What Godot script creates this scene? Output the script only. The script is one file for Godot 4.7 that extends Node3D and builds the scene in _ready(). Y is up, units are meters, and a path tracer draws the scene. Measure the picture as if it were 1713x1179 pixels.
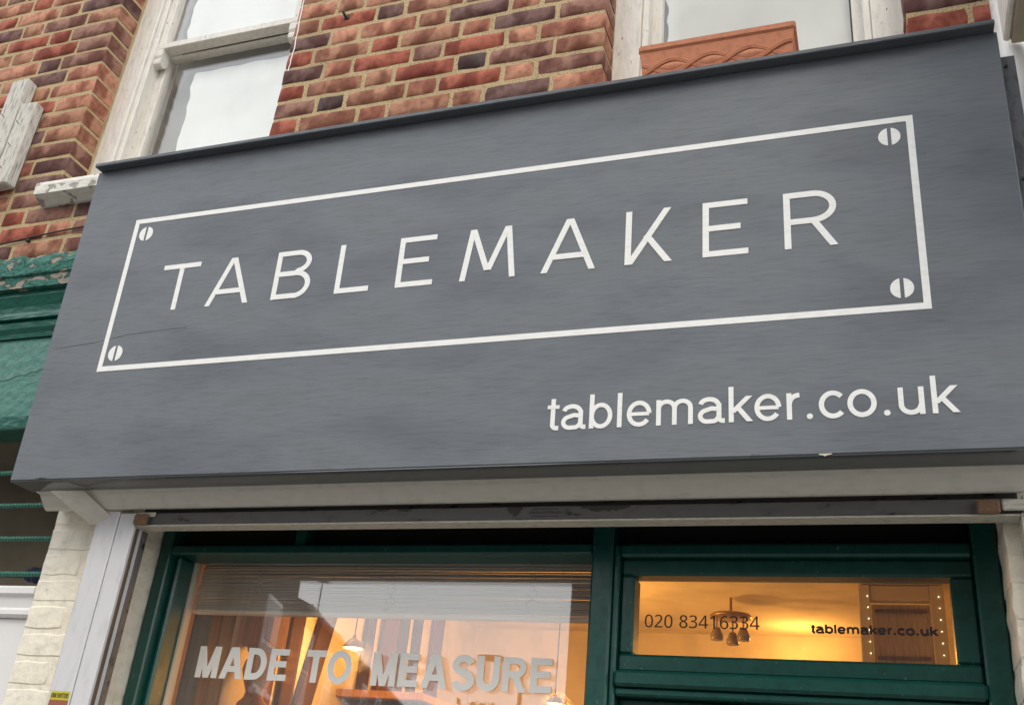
extends Node3D
# A shop sign over a roller shutter, brick first floor above, lit shop behind glass below. Ground is y = 0, the brick wall face is z = 0.

var M := {}
var rng := RandomNumberGenerator.new()
const TILT := 0.03806
const ADV := {"t": 278, "a": 556, "b": 556, "l": 222, "e": 556, "m": 833, "k": 500, "r": 333, ".": 278, "c": 500, "o": 556, "u": 556}

# ---------------------------------------------------------------- materials
func lin(r, g, b) -> Color:
	return Color(r, g, b).linear_to_srgb()

func ntex(seed_: int, freq: float, stops: Array, octaves := 4, size := 512, cell := false) -> NoiseTexture2D:
	var n := FastNoiseLite.new()
	n.seed = seed_
	n.frequency = freq
	n.noise_type = FastNoiseLite.TYPE_CELLULAR if cell else FastNoiseLite.TYPE_SIMPLEX_SMOOTH
	n.fractal_type = FastNoiseLite.FRACTAL_FBM
	n.fractal_octaves = octaves
	var t := NoiseTexture2D.new()
	t.width = size
	t.height = size
	t.seamless = true
	t.noise = n
	if stops.size() > 0:
		var gr := Gradient.new()
		var off := PackedFloat32Array()
		var col := PackedColorArray()
		for s in stops:
			off.append(s[0])
			var c = s[1]
			col.append(c if c is Color else lin(c, c, c))
		gr.offsets = off
		gr.colors = col
		t.color_ramp = gr
	return t

func mat(called: String, c: Color, rough: float, spec := 0.5, metal := 0.0) -> StandardMaterial3D:
	var m := StandardMaterial3D.new()
	m.resource_name = called
	m.albedo_color = c
	m.roughness = rough
	m.metallic = metal
	m.metallic_specular = spec
	M[called] = m
	return m

func tri(m: StandardMaterial3D, tex, scale: Vector3, bump = null, depth_cm := 0.0, world := true) -> StandardMaterial3D:
	m.uv1_triplanar = true
	m.uv1_world_triplanar = world
	m.uv1_triplanar_sharpness = 8.0
	m.uv1_scale = scale
	if tex:
		m.albedo_texture = tex
	if bump:
		m.heightmap_enabled = true
		m.heightmap_texture = bump
		m.heightmap_scale = depth_cm
	return m

func over(m: StandardMaterial3D, tex, scale: Vector3, mode := BaseMaterial3D.BLEND_MODE_MUL) -> StandardMaterial3D:
	m.detail_enabled = true
	m.detail_albedo = tex
	m.detail_blend_mode = mode
	m.detail_uv_layer = BaseMaterial3D.DETAIL_UV_2
	m.uv2_triplanar = true
	m.uv2_world_triplanar = true
	m.uv2_triplanar_sharpness = 8.0
	m.uv2_scale = scale
	return m

func materials() -> void:
	var fine := ntex(11, 0.03, [], 5)
	var mottled := ntex(3, 0.028, [[0.0, 0.6], [0.35, 0.86], [0.6, 1.0], [1.0, 0.93]], 5)
	var speck := ntex(5, 0.06, [[0.0, 0.55], [0.4, 0.9], [0.62, 1.0], [1.0, 1.0]], 3)
	var patch := ntex(7, 0.006, [[0.0, 0.8], [0.45, 0.95], [0.7, 1.0], [1.0, 1.0]], 4)
	# brick tones: red, orange, brown, mixed, purple, dark; two of each so that neighbours differ
	var tones := {"r": [0.38, 0.12, 0.08], "o": [0.52, 0.25, 0.165], "b": [0.42, 0.215, 0.14], "m": [0.30, 0.16, 0.125], "p": [0.19, 0.11, 0.10], "d": [0.10, 0.068, 0.066]}
	var burn := ntex(21, 0.02, [[0.0, Color(0.66, 0.55, 0.57)], [0.40, Color(0.80, 0.73, 0.72)], [0.60, Color(1, 1, 1)], [1.0, Color(1.0, 0.97, 0.94)]], 3)
	for k in tones:
		for v in 2:
			var a = tones[k]
			var m := mat("brick_" + k + str(v), lin(a[0], a[1], a[2]), 0.93, 0.35)
			tri(m, mottled, Vector3(2.2, 2.2, 2.2), fine, 0.03)
			m.uv1_offset = Vector3(0.37 * v, 0.61 * v, 0.2)
			over(m, burn, Vector3(0.75, 0.5, 0.75))
			m.uv2_offset = Vector3(0.43 * v, 0.29 * v, 0.1)
	var m1 := mat("mortar", lin(0.56, 0.43, 0.25), 0.97, 0.3)
	tri(m1, ntex(31, 0.05, [[0.0, 0.35], [0.3, 0.72], [0.55, 1.0], [0.8, 0.9], [1.0, 0.7]], 4), Vector3(4, 4, 4), ntex(32, 0.09, [], 4), 0.12)
	over(m1, patch, Vector3(1.4, 1.4, 1.4))
	var m2 := mat("cream_masonry", lin(0.84, 0.785, 0.66), 0.62, 0.4)
	tri(m2, ntex(41, 0.02, [[0.0, 0.86], [0.4, 0.96], [0.6, 1.0], [1.0, 1.0]], 4), Vector3(2, 2, 2), ntex(42, 0.022, [], 4), 0.25)
	over(m2, ntex(43, 0.035, [[0.0, 0.72], [0.22, 0.95], [0.35, 1.0], [1.0, 1.0]], 5), Vector3(1.3, 1.3, 1.3))
	# sign paint: brushed over ply, long grain along the board
	var streak := ntex(51, 0.012, [[0.0, 0.80], [0.4, 0.95], [0.6, 1.0], [1.0, 0.9]], 6, 1024)
	var ms := mat("sign_paint", lin(0.145, 0.162, 0.182), 0.5, 0.5)
	tri(ms, streak, Vector3(0.7, 7.0, 0.7), ntex(52, 0.02, [], 6, 1024), 0.02)
	ms.roughness_texture = ntex(53, 0.008, [[0.0, 0.62], [0.5, 0.8], [1.0, 1.0]], 5)
	ms.roughness = 0.62
	over(ms, ntex(54, 0.006, [[0.0, Color(0.86, 0.86, 0.87)], [0.45, Color(0.96, 0.96, 0.97)], [0.65, Color(1, 1, 1)], [1.0, Color(0.98, 0.97, 0.96)]], 5), Vector3(0.55, 1.4, 0.5))
	var mc := mat("cap_paint", lin(0.085, 0.095, 0.108), 0.45, 0.5)
	tri(mc, streak, Vector3(1.0, 6.0, 6.0), fine, 0.08)
	var mw := mat("letter_paint", lin(0.84, 0.84, 0.82), 0.5, 0.45)
	tri(mw, ntex(61, 0.02, [[0.0, 0.88], [0.35, 0.97], [0.6, 1.0], [1.0, 1.0]], 4), Vector3(2.0, 9.0, 2.0), ntex(52, 0.02, [], 6, 1024), 0.012)
	mat("gloss_lip", lin(0.07, 0.076, 0.082), 0.1, 0.6)
	var mh := mat("shutter_white", lin(0.60, 0.57, 0.50), 0.2, 0.5)
	tri(mh, ntex(71, 0.02, [[0.0, 0.8], [0.35, 0.95], [0.6, 1.0], [1.0, 1.0]], 4), Vector3(1.5, 4, 4))
	var mg := mat("guide_white", lin(0.64, 0.64, 0.66), 0.33, 0.5)
	tri(mg, ntex(72, 0.02, [[0.0, 0.82], [0.3, 0.96], [0.6, 1.0], [1.0, 1.0]], 5), Vector3(3, 0.9, 3), ntex(73, 0.01, [], 3), 0.03)
	var grime := ntex(74, 0.02, [[0.0, 0.08], [0.2, 0.22], [0.27, 0.8], [0.5, 1.0], [1.0, 0.92]], 5)
	var mb := mat("shutter_bar", lin(0.125, 0.12, 0.115), 0.5, 0.4)
	tri(mb, grime, Vector3(0.9, 1.6, 1.6), fine, 0.02)
	var ml := mat("bar_lip", lin(0.60, 0.57, 0.48), 0.5)
	tri(ml, ntex(75, 0.03, [[0.0, 0.5], [0.35, 0.9], [0.6, 1.0], [1.0, 1.0]], 4), Vector3(2, 6, 6))
	var mr := mat("rust", lin(0.22, 0.13, 0.075), 0.9)
	tri(mr, speck, Vector3(9, 9, 9), fine, 0.2)
	mat("dark_seam", lin(0.09, 0.065, 0.045), 0.8)
	# timber paints
	var brush := ntex(81, 0.02, [], 5)
	var mgr := mat("green_paint", lin(0.006, 0.066, 0.054), 0.30, 0.5)
	tri(mgr, ntex(82, 0.02, [[0.0, 0.65], [0.4, 0.92], [0.6, 1.0], [1.0, 1.0]], 4), Vector3(2.5, 2.5, 2.5), brush, 0.035)
	var fleck := ntex(83, 0.055, [[0.0, Color(0.42, 0.5, 0.46)], [0.09, Color(0.42, 0.5, 0.46)], [0.11, Color(0.42, 0.5, 0.46, 0)], [1.0, Color(1, 1, 1, 0)]], 4)
	over(mgr, fleck, Vector3(1.7, 0.9, 1.7), BaseMaterial3D.BLEND_MODE_MIX)
	var mt := mat("teal_paint", lin(0.055, 0.19, 0.15), 0.42, 0.5)
	tri(mt, ntex(84, 0.015, [[0.0, 0.7], [0.35, 0.92], [0.6, 1.0], [1.0, 1.0]], 5), Vector3(2.5, 2.5, 2.5), brush, 0.2)
	var mt2 := mat("dark_teal", lin(0.010, 0.098, 0.072), 0.30, 0.5)
	tri(mt2, ntex(85, 0.02, [[0.0, 0.6], [0.35, 0.92], [0.6, 1.0], [1.0, 1.0]], 5), Vector3(1.6, 3, 3), brush, 0.2)
	# worn cornice: teal paint flaking to grey render
	var mp := mat("flaking_teal", lin(1, 1, 1), 0.8, 0.4)
	tri(mp, ntex(86, 0.02, [[0.0, lin(0.34, 0.29, 0.22)], [0.33, lin(0.22, 0.20, 0.17)], [0.36, lin(0.03, 0.04, 0.035)], [0.42, lin(0.02, 0.10, 0.08)], [0.55, lin(0.035, 0.16, 0.125)], [0.62, lin(0.012, 0.055, 0.045)], [0.72, lin(0.04, 0.17, 0.13)], [1.0, lin(0.02, 0.07, 0.06)]], 6), Vector3(0.9, 1.5, 1.5), ntex(86, 0.02, [], 6), 1.0)
	var mww := mat("white_paint", lin(0.76, 0.735, 0.68), 0.5, 0.45)
	tri(mww, ntex(91, 0.02, [[0.0, 0.8], [0.3, 0.95], [0.5, 1.0], [1.0, 1.0]], 5), Vector3(3.5, 0.9, 3.5), brush, 0.15)
	over(mww, ntex(92, 0.05, [[0.0, Color(0.42, 0.38, 0.32)], [0.12, Color(0.5, 0.46, 0.4)], [0.14, Color(0.6, 0.56, 0.5, 0)], [1.0, Color(1, 1, 1, 0)]], 4), Vector3(2.2, 0.8, 2.2), BaseMaterial3D.BLEND_MODE_MIX)
	var mpe := mat("peeling_white", lin(1, 1, 1), 0.75, 0.4)
	tri(mpe, ntex(93, 0.022, [[0.0, lin(0.30, 0.27, 0.22)], [0.27, lin(0.42, 0.40, 0.36)], [0.30, lin(0.15, 0.13, 0.10)], [0.32, lin(0.72, 0.70, 0.64)], [1.0, lin(0.80, 0.78, 0.72)]], 5), Vector3(1.0, 1.3, 1.3), ntex(93, 0.022, [], 5), 0.5)
	var mbt := mat("weathered_batten", lin(0.60, 0.58, 0.53), 0.85, 0.3)
	tri(mbt, ntex(94, 0.025, [[0.0, 0.28], [0.3, 0.7], [0.5, 1.0], [1.0, 0.95]], 5), Vector3(6, 0.9, 6), ntex(95, 0.03, [], 5), 0.15)
	var mpa := mat("paper", lin(0.74, 0.77, 0.75), 0.9, 0.2)
	tri(mpa, ntex(96, 0.006, [[0.0, 0.9], [0.5, 0.98], [1.0, 1.0]], 4), Vector3(1.2, 0.8, 1.2))
	mat("window_gap", lin(0.25, 0.24, 0.21), 0.9)
	var mtc := mat("terracotta", lin(0.52, 0.215, 0.125), 0.85, 0.35)
	tri(mtc, ntex(97, 0.02, [[0.0, 0.78], [0.4, 0.95], [0.6, 1.0], [1.0, 1.0]], 5), Vector3(3, 3, 3), fine, 0.06)
	var mpipe := mat("white_plastic", lin(0.78, 0.76, 0.73), 0.35, 0.5)
	tri(mpipe, ntex(98, 0.02, [[0.0, 0.7], [0.35, 0.94], [0.6, 1.0], [1.0, 1.0]], 5), Vector3(2, 1, 2))
	var msof := mat("soffit_board", lin(0.40, 0.36, 0.28), 0.7, 0.4)
	tri(msof, ntex(99, 0.015, [[0.0, 0.6], [0.35, 0.9], [0.6, 1.0], [1.0, 1.0]], 5), Vector3(2, 2, 1))
	var mpl := mat("grey_plate", lin(0.14, 0.15, 0.16), 0.38, 0.5, 0.2)
	tri(mpl, ntex(100, 0.02, [[0.0, 0.5], [0.45, 0.85], [0.52, 1.2], [1.0, 1.0]], 4), Vector3(3, 1.6, 3))
	mat("black_rubber", lin(0.015, 0.014, 0.013), 0.6)
	mat("iron", lin(0.06, 0.05, 0.045), 0.6, 0.5, 0.4)
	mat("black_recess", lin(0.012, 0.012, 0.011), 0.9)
	var mbr := mat("brown_recess", lin(0.13, 0.108, 0.075), 0.9)
	tri(mbr, patch, Vector3(2, 2, 2))
	var mtb := mat("teal_bar", lin(0.03, 0.16, 0.115), 0.5)
	tri(mtb, speck, Vector3(3, 9, 9))
	mat("blue_cloth", lin(0.01, 0.018, 0.045), 0.9)
	var mup := mat("upvc", lin(0.80, 0.79, 0.79), 0.3, 0.5)
	tri(mup, ntex(101, 0.01, [[0.0, 0.94], [1.0, 1.0]], 3), Vector3(1, 1, 1))
	mat("yellow_label", lin(0.55, 0.47, 0.03), 0.5)
	mat("red_label", lin(0.30, 0.10, 0.06), 0.5)
	mat("ink", lin(0.03, 0.028, 0.02), 0.5)
	mat("vinyl_black", lin(0.022, 0.012, 0.014), 0.45)
	mat("vinyl_white", lin(0.82, 0.81, 0.78), 0.5)
	var g := mat("window_glass", Color(1, 1, 1, 0.02), 0.0, 0.5)
	g.transparency = BaseMaterial3D.TRANSPARENCY_ALPHA
	# interior
	var mwall := mat("plaster_warm", lin(0.72, 0.62, 0.46), 0.9, 0.2)
	tri(mwall, patch, Vector3(1.2, 1.2, 1.2))
	mat("cream_trim", lin(0.62, 0.55, 0.42), 0.6)
	mat("blind_slat", lin(0.62, 0.61, 0.54), 0.85, 0.3)
	mat("blind_cord", lin(0.45, 0.41, 0.33), 0.9)
	var wood := ntex(111, 0.02, [[0.0, 0.5], [0.4, 0.85], [0.6, 1.0], [1.0, 0.8]], 5)
	var woods := {"wood_dark": [0.085, 0.04, 0.02], "wood_red": [0.16, 0.06, 0.028], "wood_brown": [0.17, 0.09, 0.045], "wood_honey": [0.42, 0.21, 0.07], "wood_black": [0.018, 0.012, 0.008], "wood_grey": [0.21, 0.14, 0.08], "wood_tan": [0.62, 0.52, 0.40]}
	for k in woods:
		var a = woods[k]
		tri(mat(k, lin(a[0], a[1], a[2]), 0.85, 0.25), wood, Vector3(7, 0.7, 7))
	mat("brass", lin(0.35, 0.22, 0.08), 0.35, 0.5, 0.7)
	mat("smoked_glass", lin(0.25, 0.18, 0.09), 0.2)
	var gl := mat("lamp_glow", lin(1.0, 0.75, 0.3), 0.5)
	gl.emission_enabled = true
	gl.emission = lin(1.0, 0.72, 0.25)
	gl.emission_energy_multiplier = 2.6
	var gd := mat("bead_light", lin(1.0, 0.85, 0.5), 0.5)
	gd.emission_enabled = true
	gd.emission = lin(1.0, 0.85, 0.5)
	gd.emission_energy_multiplier = 2.0
	# street
	var mas := mat("asphalt", lin(0.06, 0.06, 0.062), 0.9)
	tri(mas, speck, Vector3(1, 1, 1))
	var mpv := mat("paving", lin(0.19, 0.183, 0.17), 0.9)
	tri(mpv, patch, Vector3(0.7, 0.7, 0.7))
	var mhb := mat("house_brick", lin(0.085, 0.05, 0.036), 0.9)
	tri(mhb, mottled, Vector3(0.5, 1.5, 0.5))
	mat("house_render", lin(0.45, 0.41, 0.36), 0.9)
	mat("slate", lin(0.055, 0.05, 0.05), 0.7)
	mat("house_glass", lin(0.03, 0.032, 0.035), 0.08)
	mat("pot", lin(0.30, 0.11, 0.06), 0.9)
	mat("aerial_metal", lin(0.10, 0.10, 0.10), 0.5, 0.5, 0.5)
	mat("leaf", lin(0.045, 0.06, 0.025), 0.8)
	mat("bark", lin(0.06, 0.045, 0.03), 0.9)

# ---------------------------------------------------------------- mesh helpers
func st() -> SurfaceTool:
	var s := SurfaceTool.new()
	s.begin(Mesh.PRIMITIVE_TRIANGLES)
	s.set_smooth_group(-1)
	return s

func tr3(s: SurfaceTool, a: Vector3, b: Vector3, c: Vector3, out_: Vector3) -> void:
	if (a - c).cross(a - b).dot(out_) < 0.0:
		var t := b
		b = c
		c = t
	s.add_vertex(a)
	s.add_vertex(b)
	s.add_vertex(c)

func quad(s: SurfaceTool, a: Vector3, b: Vector3, c: Vector3, d: Vector3, out_: Vector3) -> void:
	tr3(s, a, b, c, out_)
	tr3(s, a, c, d, out_)

func done(s: SurfaceTool) -> ArrayMesh:
	s.generate_normals()
	return s.commit()

# box between two corners with chamfered edges; jit moves the corners a little
func cb(s: SurfaceTool, lo: Vector3, hi: Vector3, ch := 0.002, jit := 0.0) -> void:
	var c := (lo + hi) / 2.0
	var h := (hi - lo) / 2.0
	ch = minf(ch, minf(h.x, minf(h.y, h.z)) * 0.6)
	var P := {}
	for i in 8:
		var sg := Vector3(1 if i & 1 else -1, 1 if i & 2 else -1, 1 if i & 4 else -1)
		var v := c + sg * h
		if jit > 0.0:
			v += Vector3(rng.randf_range(-jit, jit), rng.randf_range(-jit, jit), rng.randf_range(-jit, jit) * 0.6)
		for ax in 3:
			var o := sg * ch
			o[ax] = 0.0
			P[i * 3 + ax] = v - o
	for ax in 3:
		var b1 := 1 << ((ax + 1) % 3)
		var b2 := 1 << ((ax + 2) % 3)
		var bb := 1 << ax
		for sd in 2:
			var o := Vector3.ZERO
			o[ax] = 1.0 if sd else -1.0
			var k := bb if sd else 0
			quad(s, P[k * 3 + ax], P[(k | b1) * 3 + ax], P[(k | b1 | b2) * 3 + ax], P[(k | b2) * 3 + ax], o)
		# edges along ax
		var a1 := (ax + 1) % 3
		var a2 := (ax + 2) % 3
		for u in 2:
			for w in 2:
				var k := (b1 if u else 0) | (b2 if w else 0)
				var o := Vector3.ZERO
				o[a1] = 1.0 if u else -1.0
				o[a2] = 1.0 if w else -1.0
				quad(s, P[k * 3 + a1], P[(k | bb) * 3 + a1], P[(k | bb) * 3 + a2], P[k * 3 + a2], o)
	for i in 8:
		tr3(s, P[i * 3], P[i * 3 + 1], P[i * 3 + 2], Vector3(1 if i & 1 else -1, 1 if i & 2 else -1, 1 if i & 4 else -1))

func box(lo: Vector3, hi: Vector3, ch := 0.002, jit := 0.0) -> ArrayMesh:
	var s := st()
	cb(s, lo, hi, ch, jit)
	return done(s)

# profile of (z, y) points swept along x from x0 to x1
func sweep_x(pts: Array, x0: float, x1: float) -> ArrayMesh:
	var s := st()
	var n := pts.size()
	var cen := Vector2.ZERO
	for p in pts:
		cen += p / n
	for i in n:
		var a: Vector2 = pts[i]
		var b: Vector2 = pts[(i + 1) % n]
		var e := b - a
		var o := Vector3(0, -e.x, e.y)
		# orientation from the polygon's winding
		if area(pts) > 0:
			o = -o
		o = -o
		quad(s, Vector3(x0, a.y, a.x), Vector3(x1, a.y, a.x), Vector3(x1, b.y, b.x), Vector3(x0, b.y, b.x), o)
	var poly := PackedVector2Array(pts)
	var ix := Geometry2D.triangulate_polygon(poly)
	for i in range(0, ix.size(), 3):
		for sd in 2:
			var x := x1 if sd else x0
			tr3(s, Vector3(x, poly[ix[i]].y, poly[ix[i]].x), Vector3(x, poly[ix[i + 1]].y, poly[ix[i + 1]].x), Vector3(x, poly[ix[i + 2]].y, poly[ix[i + 2]].x), Vector3(1 if sd else -1, 0, 0))
	return done(s)

func area(pts: Array) -> float:
	var t := 0.0
	for i in pts.size():
		t += pts[i].cross(pts[(i + 1) % pts.size()])
	return t

# polygon in x, y raised from z0 to z1
func slab(s: SurfaceTool, pts: Array, z0: float, z1: float) -> void:
	var poly := PackedVector2Array(pts)
	var ix := Geometry2D.triangulate_polygon(poly)
	for i in range(0, ix.size(), 3):
		for sd in 2:
			var z := z1 if sd else z0
			tr3(s, Vector3(poly[ix[i]].x, poly[ix[i]].y, z), Vector3(poly[ix[i + 1]].x, poly[ix[i + 1]].y, z), Vector3(poly[ix[i + 2]].x, poly[ix[i + 2]].y, z), Vector3(0, 0, 1 if sd else -1))
	var w := area(pts)
	for i in pts.size():
		var a: Vector2 = pts[i]
		var b: Vector2 = pts[(i + 1) % pts.size()]
		var e := (b - a) * (1.0 if w > 0 else -1.0)
		quad(s, Vector3(a.x, a.y, z0), Vector3(b.x, b.y, z0), Vector3(b.x, b.y, z1), Vector3(a.x, a.y, z1), Vector3(e.y, -e.x, 0))

# a painted stroke: a polyline of even width with mitred joins
func stroke(s: SurfaceTool, pts: Array, w: float, h := 0.001, closed := false) -> void:
	var n := pts.size()
	var lf := []
	var rt := []
	# a single steep slanted stroke is cut level at both ends
	if n == 2 and absf(pts[1].x - pts[0].x) > 1e-5 and absf(pts[1].y - pts[0].y) > 0.7 * absf(pts[1].x - pts[0].x):
		var dd: Vector2 = (pts[1] - pts[0]).normalized()
		var hx := w * 0.5 / absf(dd.y)
		slab(s, [pts[0] - Vector2(hx, 0), pts[0] + Vector2(hx, 0), pts[1] + Vector2(hx, 0), pts[1] - Vector2(hx, 0)], -0.0004, h)
		return
	for i in n:
		var p: Vector2 = pts[i]
		var d0 := Vector2.ZERO
		var d1 := Vector2.ZERO
		if i > 0 or closed:
			d0 = (p - pts[(i - 1 + n) % n]).normalized()
		if i < n - 1 or closed:
			d1 = (pts[(i + 1) % n] - p).normalized()
		if d0 == Vector2.ZERO: d0 = d1
		if d1 == Vector2.ZERO: d1 = d0
		var t := (d0 + d1).normalized()
		var nn := Vector2(-t.y, t.x)
		var k := w * 0.5 / maxf(0.25, nn.dot(Vector2(-d0.y, d0.x)))
		lf.append(p + nn * k)
		rt.append(p - nn * k)
	var m := n if closed else n - 1
	for i in m:
		var j := (i + 1) % n
		var a := Vector3(lf[i].x, lf[i].y, h)
		var b := Vector3(lf[j].x, lf[j].y, h)
		var c := Vector3(rt[j].x, rt[j].y, h)
		var d := Vector3(rt[i].x, rt[i].y, h)
		quad(s, a, b, c, d, Vector3(0, 0, 1))
		var dz := Vector3(0, 0, h + 0.0004)
		quad(s, a, b, b - dz, a - dz, a - d)
		quad(s, d, c, c - dz, d - dz, d - a)
		if not closed and i == 0: quad(s, a, d, d - dz, a - dz, a - b)
		if not closed and i == m - 1: quad(s, b, c, c - dz, b - dz, b - a)

func arc(cx: float, cy: float, rx: float, ry: float, a0: float, a1: float, n := 14) -> Array:
	var o := []
	for i in n + 1:
		var a := deg_to_rad(lerpf(a0, a1, float(i) / n))
		o.append(Vector2(cx + rx * cos(a), cy + ry * sin(a)))
	return o

func tube(s: SurfaceTool, pts: Array, r: float, sides := 8, flat := Vector3.ONE) -> void:
	s.set_smooth_group(0)
	var rings := []
	for i in pts.size():
		var d: Vector3 = (pts[mini(i + 1, pts.size() - 1)] - pts[maxi(i - 1, 0)]).normalized()
		var u := d.cross(Vector3.UP)
		if u.length() < 0.05: u = d.cross(Vector3.RIGHT)
		u = u.normalized()
		var v := u.cross(d).normalized()
		var ring := []
		for k in sides:
			var a := TAU * k / sides
			ring.append(pts[i] + (u * cos(a) + v * sin(a)) * r * flat)
		rings.append(ring)
	for i in pts.size() - 1:
		for k in sides:
			var k2 := (k + 1) % sides
			var cen: Vector3 = (pts[i] + pts[i + 1]) / 2.0
			quad(s, rings[i][k], rings[i][k2], rings[i + 1][k2], rings[i + 1][k], (rings[i][k] + rings[i + 1][k2]) / 2.0 - cen)
	s.set_smooth_group(-1)
	for e in [0, pts.size() - 1]:
		var o: Vector3 = pts[0] - pts[1] if e == 0 else pts[e] - pts[e - 1]
		for k in range(1, sides - 1):
			tr3(s, rings[e][0], rings[e][k], rings[e][k + 1], o)

func lathe(s: SurfaceTool, at: Vector3, prof: Array, sides := 20) -> void:
	s.set_smooth_group(0)
	for i in prof.size() - 1:
		var a: Vector2 = prof[i]
		var b: Vector2 = prof[i + 1]
		for k in sides:
			var t0 := TAU * k / sides
			var t1 := TAU * (k + 1) / sides
			var d0 := Vector3(cos(t0), 0, sin(t0))
			var d1 := Vector3(cos(t1), 0, sin(t1))
			var e := b - a
			var o := (d0 + d1) * 0.5 * e.y + Vector3(0, -e.x, 0)
			quad(s, at + d0 * a.x + Vector3(0, a.y, 0), at + d1 * a.x + Vector3(0, a.y, 0), at + d1 * b.x + Vector3(0, b.y, 0), at + d0 * b.x + Vector3(0, b.y, 0), o)

func thing(called: String, label: String, category: String, group := "", at := Vector3.ZERO) -> Node3D:
	var o := Node3D.new()
	o.name = called
	add_child(o, true)
	o.position = at
	o.set_meta("label", label)
	o.set_meta("category", category)
	if group != "":
		o.set_meta("group", group)
	return o

func part(parent: Node3D, called: String, mesh: Mesh, material, at := Vector3.ZERO) -> MeshInstance3D:
	var o := MeshInstance3D.new()
	o.name = called
	o.mesh = mesh
	if material != null:
		o.material_override = M[material] if material is String else material
	o.position = at
	parent.add_child(o, true)
	return o

func holder(parent: Node3D, called: String, at := Vector3.ZERO) -> Node3D:
	var o := Node3D.new()
	o.name = called
	o.position = at
	parent.add_child(o, true)
	return o

func bx(parent: Node3D, called: String, lo: Vector3, hi: Vector3, material, ch := 0.002, jit := 0.0) -> MeshInstance3D:
	return part(parent, called, box(lo, hi, ch, jit), material)

func structure(o: Node) -> void:
	o.set_meta("kind", "structure")

func text_part(parent: Node3D, called: String, words: String, bold: bool, serif: bool, left: float, base: float, wide: float, cap: float, z: float, material: String) -> void:
	var f := SystemFont.new()
	f.font_names = PackedStringArray(["Droid Serif" if serif else "Droid Sans"])
	f.font_weight = 700 if bold else 400
	var t := TextMesh.new()
	t.text = words
	t.font = f
	t.font_size = 64
	t.pixel_size = 0.001
	t.depth = 0.001
	t.curve_step = 1.0
	t.horizontal_alignment = HORIZONTAL_ALIGNMENT_LEFT
	t.vertical_alignment = VERTICAL_ALIGNMENT_CENTER
	var bb := t.get_aabb()
	var o := part(parent, called, t, material)
	var sx := wide / bb.size.x
	var sy := cap / bb.size.y
	o.scale = Vector3(sx, sy, 0.8)
	o.position = Vector3(left - bb.position.x * sx, base - bb.position.y * sy, z)

# ---------------------------------------------------------------- scene
func _ready() -> void:
	rng.seed = 20240611
	var cam := Camera3D.new()
	cam.name = "camera"
	add_child(cam)
	cam.transform = Transform3D(Basis(Vector3(0.940828, 0.0901986, -0.32666), Vector3(0.0673329, 0.8949548, 0.4410467), Vector3(0.3321278, -0.436944, 0.8359253)), Vector3(1.87058, 1.59744, 2.26985))
	cam.fov = 38.55
	cam.near = 0.05
	cam.far = 4000.0
	cam.current = true
	var we := WorldEnvironment.new()
	we.name = "environment"
	var env := Environment.new()
	env.background_mode = Environment.BG_SKY
	var sky := Sky.new()
	var ps := ProceduralSkyMaterial.new()
	ps.sky_top_color = Color(0.93, 0.945, 0.965)
	ps.sky_horizon_color = Color(0.935, 0.935, 0.92)
	ps.sky_curve = 0.2
	ps.ground_horizon_color = Color(0.45, 0.44, 0.43)
	ps.ground_bottom_color = Color(0.30, 0.29, 0.28)
	ps.sun_angle_max = 1.0
	sky.sky_material = ps
	env.sky = sky
	env.background_energy_multiplier = 1.0
	env.tonemap_mode = Environment.TONE_MAPPER_LINEAR
	env.tonemap_exposure = 2.75
	env.sdfgi_enabled = true
	env.ssao_enabled = true
	env.ssil_enabled = true
	we.environment = env
	add_child(we)
	var sun := DirectionalLight3D.new()
	sun.name = "sun"
	sun.light_energy = 0.18
	sun.light_color = Color(1.0, 0.97, 0.92)
	sun.light_angular_distance = 25.0
	sun.shadow_enabled = true
	add_child(sun)
	sun.look_at_from_position(Vector3(5, 12, 12), Vector3(0, 0, 0))

	materials()
	ground()
	building()
	neighbour()
	pier(-0.427, -0.15, true)
	pier(2.115, 2.42, false)
	shop_front()
	interior()
	shutter()
	sign_board()
	right_side()
	opposite()
	small_things()

func ground() -> void:
	var s := st()
	quad(s, Vector3(-400, 0, 3.2), Vector3(400, 0, 3.2), Vector3(400, 0, 500), Vector3(-400, 0, 500), Vector3.UP)
	structure(part(self, "road", done(s), "asphalt"))
	structure(bx(self, "pavement", Vector3(-60, -0.2, 0.0), Vector3(60, 0.12, 3.0), "paving", 0.01))
	structure(bx(self, "kerb", Vector3(-60, -0.2, 3.003), Vector3(60, 0.12, 3.2), "paving", 0.02))

# ---------------------------------------------------------------- upper brick wall
const S_ := 0.215
const H_ := 0.1025
const Q_ := 0.159
var brick_meshes := {}

func brick_mesh(w: float) -> Mesh:
	var key := str(snappedf(w, 0.001))
	if not brick_meshes.has(key):
		var a := []
		for i in 4:
			a.append(worn_brick(w / 2 - 0.0006, 0.032, 0.1025, 0.0035))
		brick_meshes[key] = a
	return brick_meshes[key][rng.randi() % 4]

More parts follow.
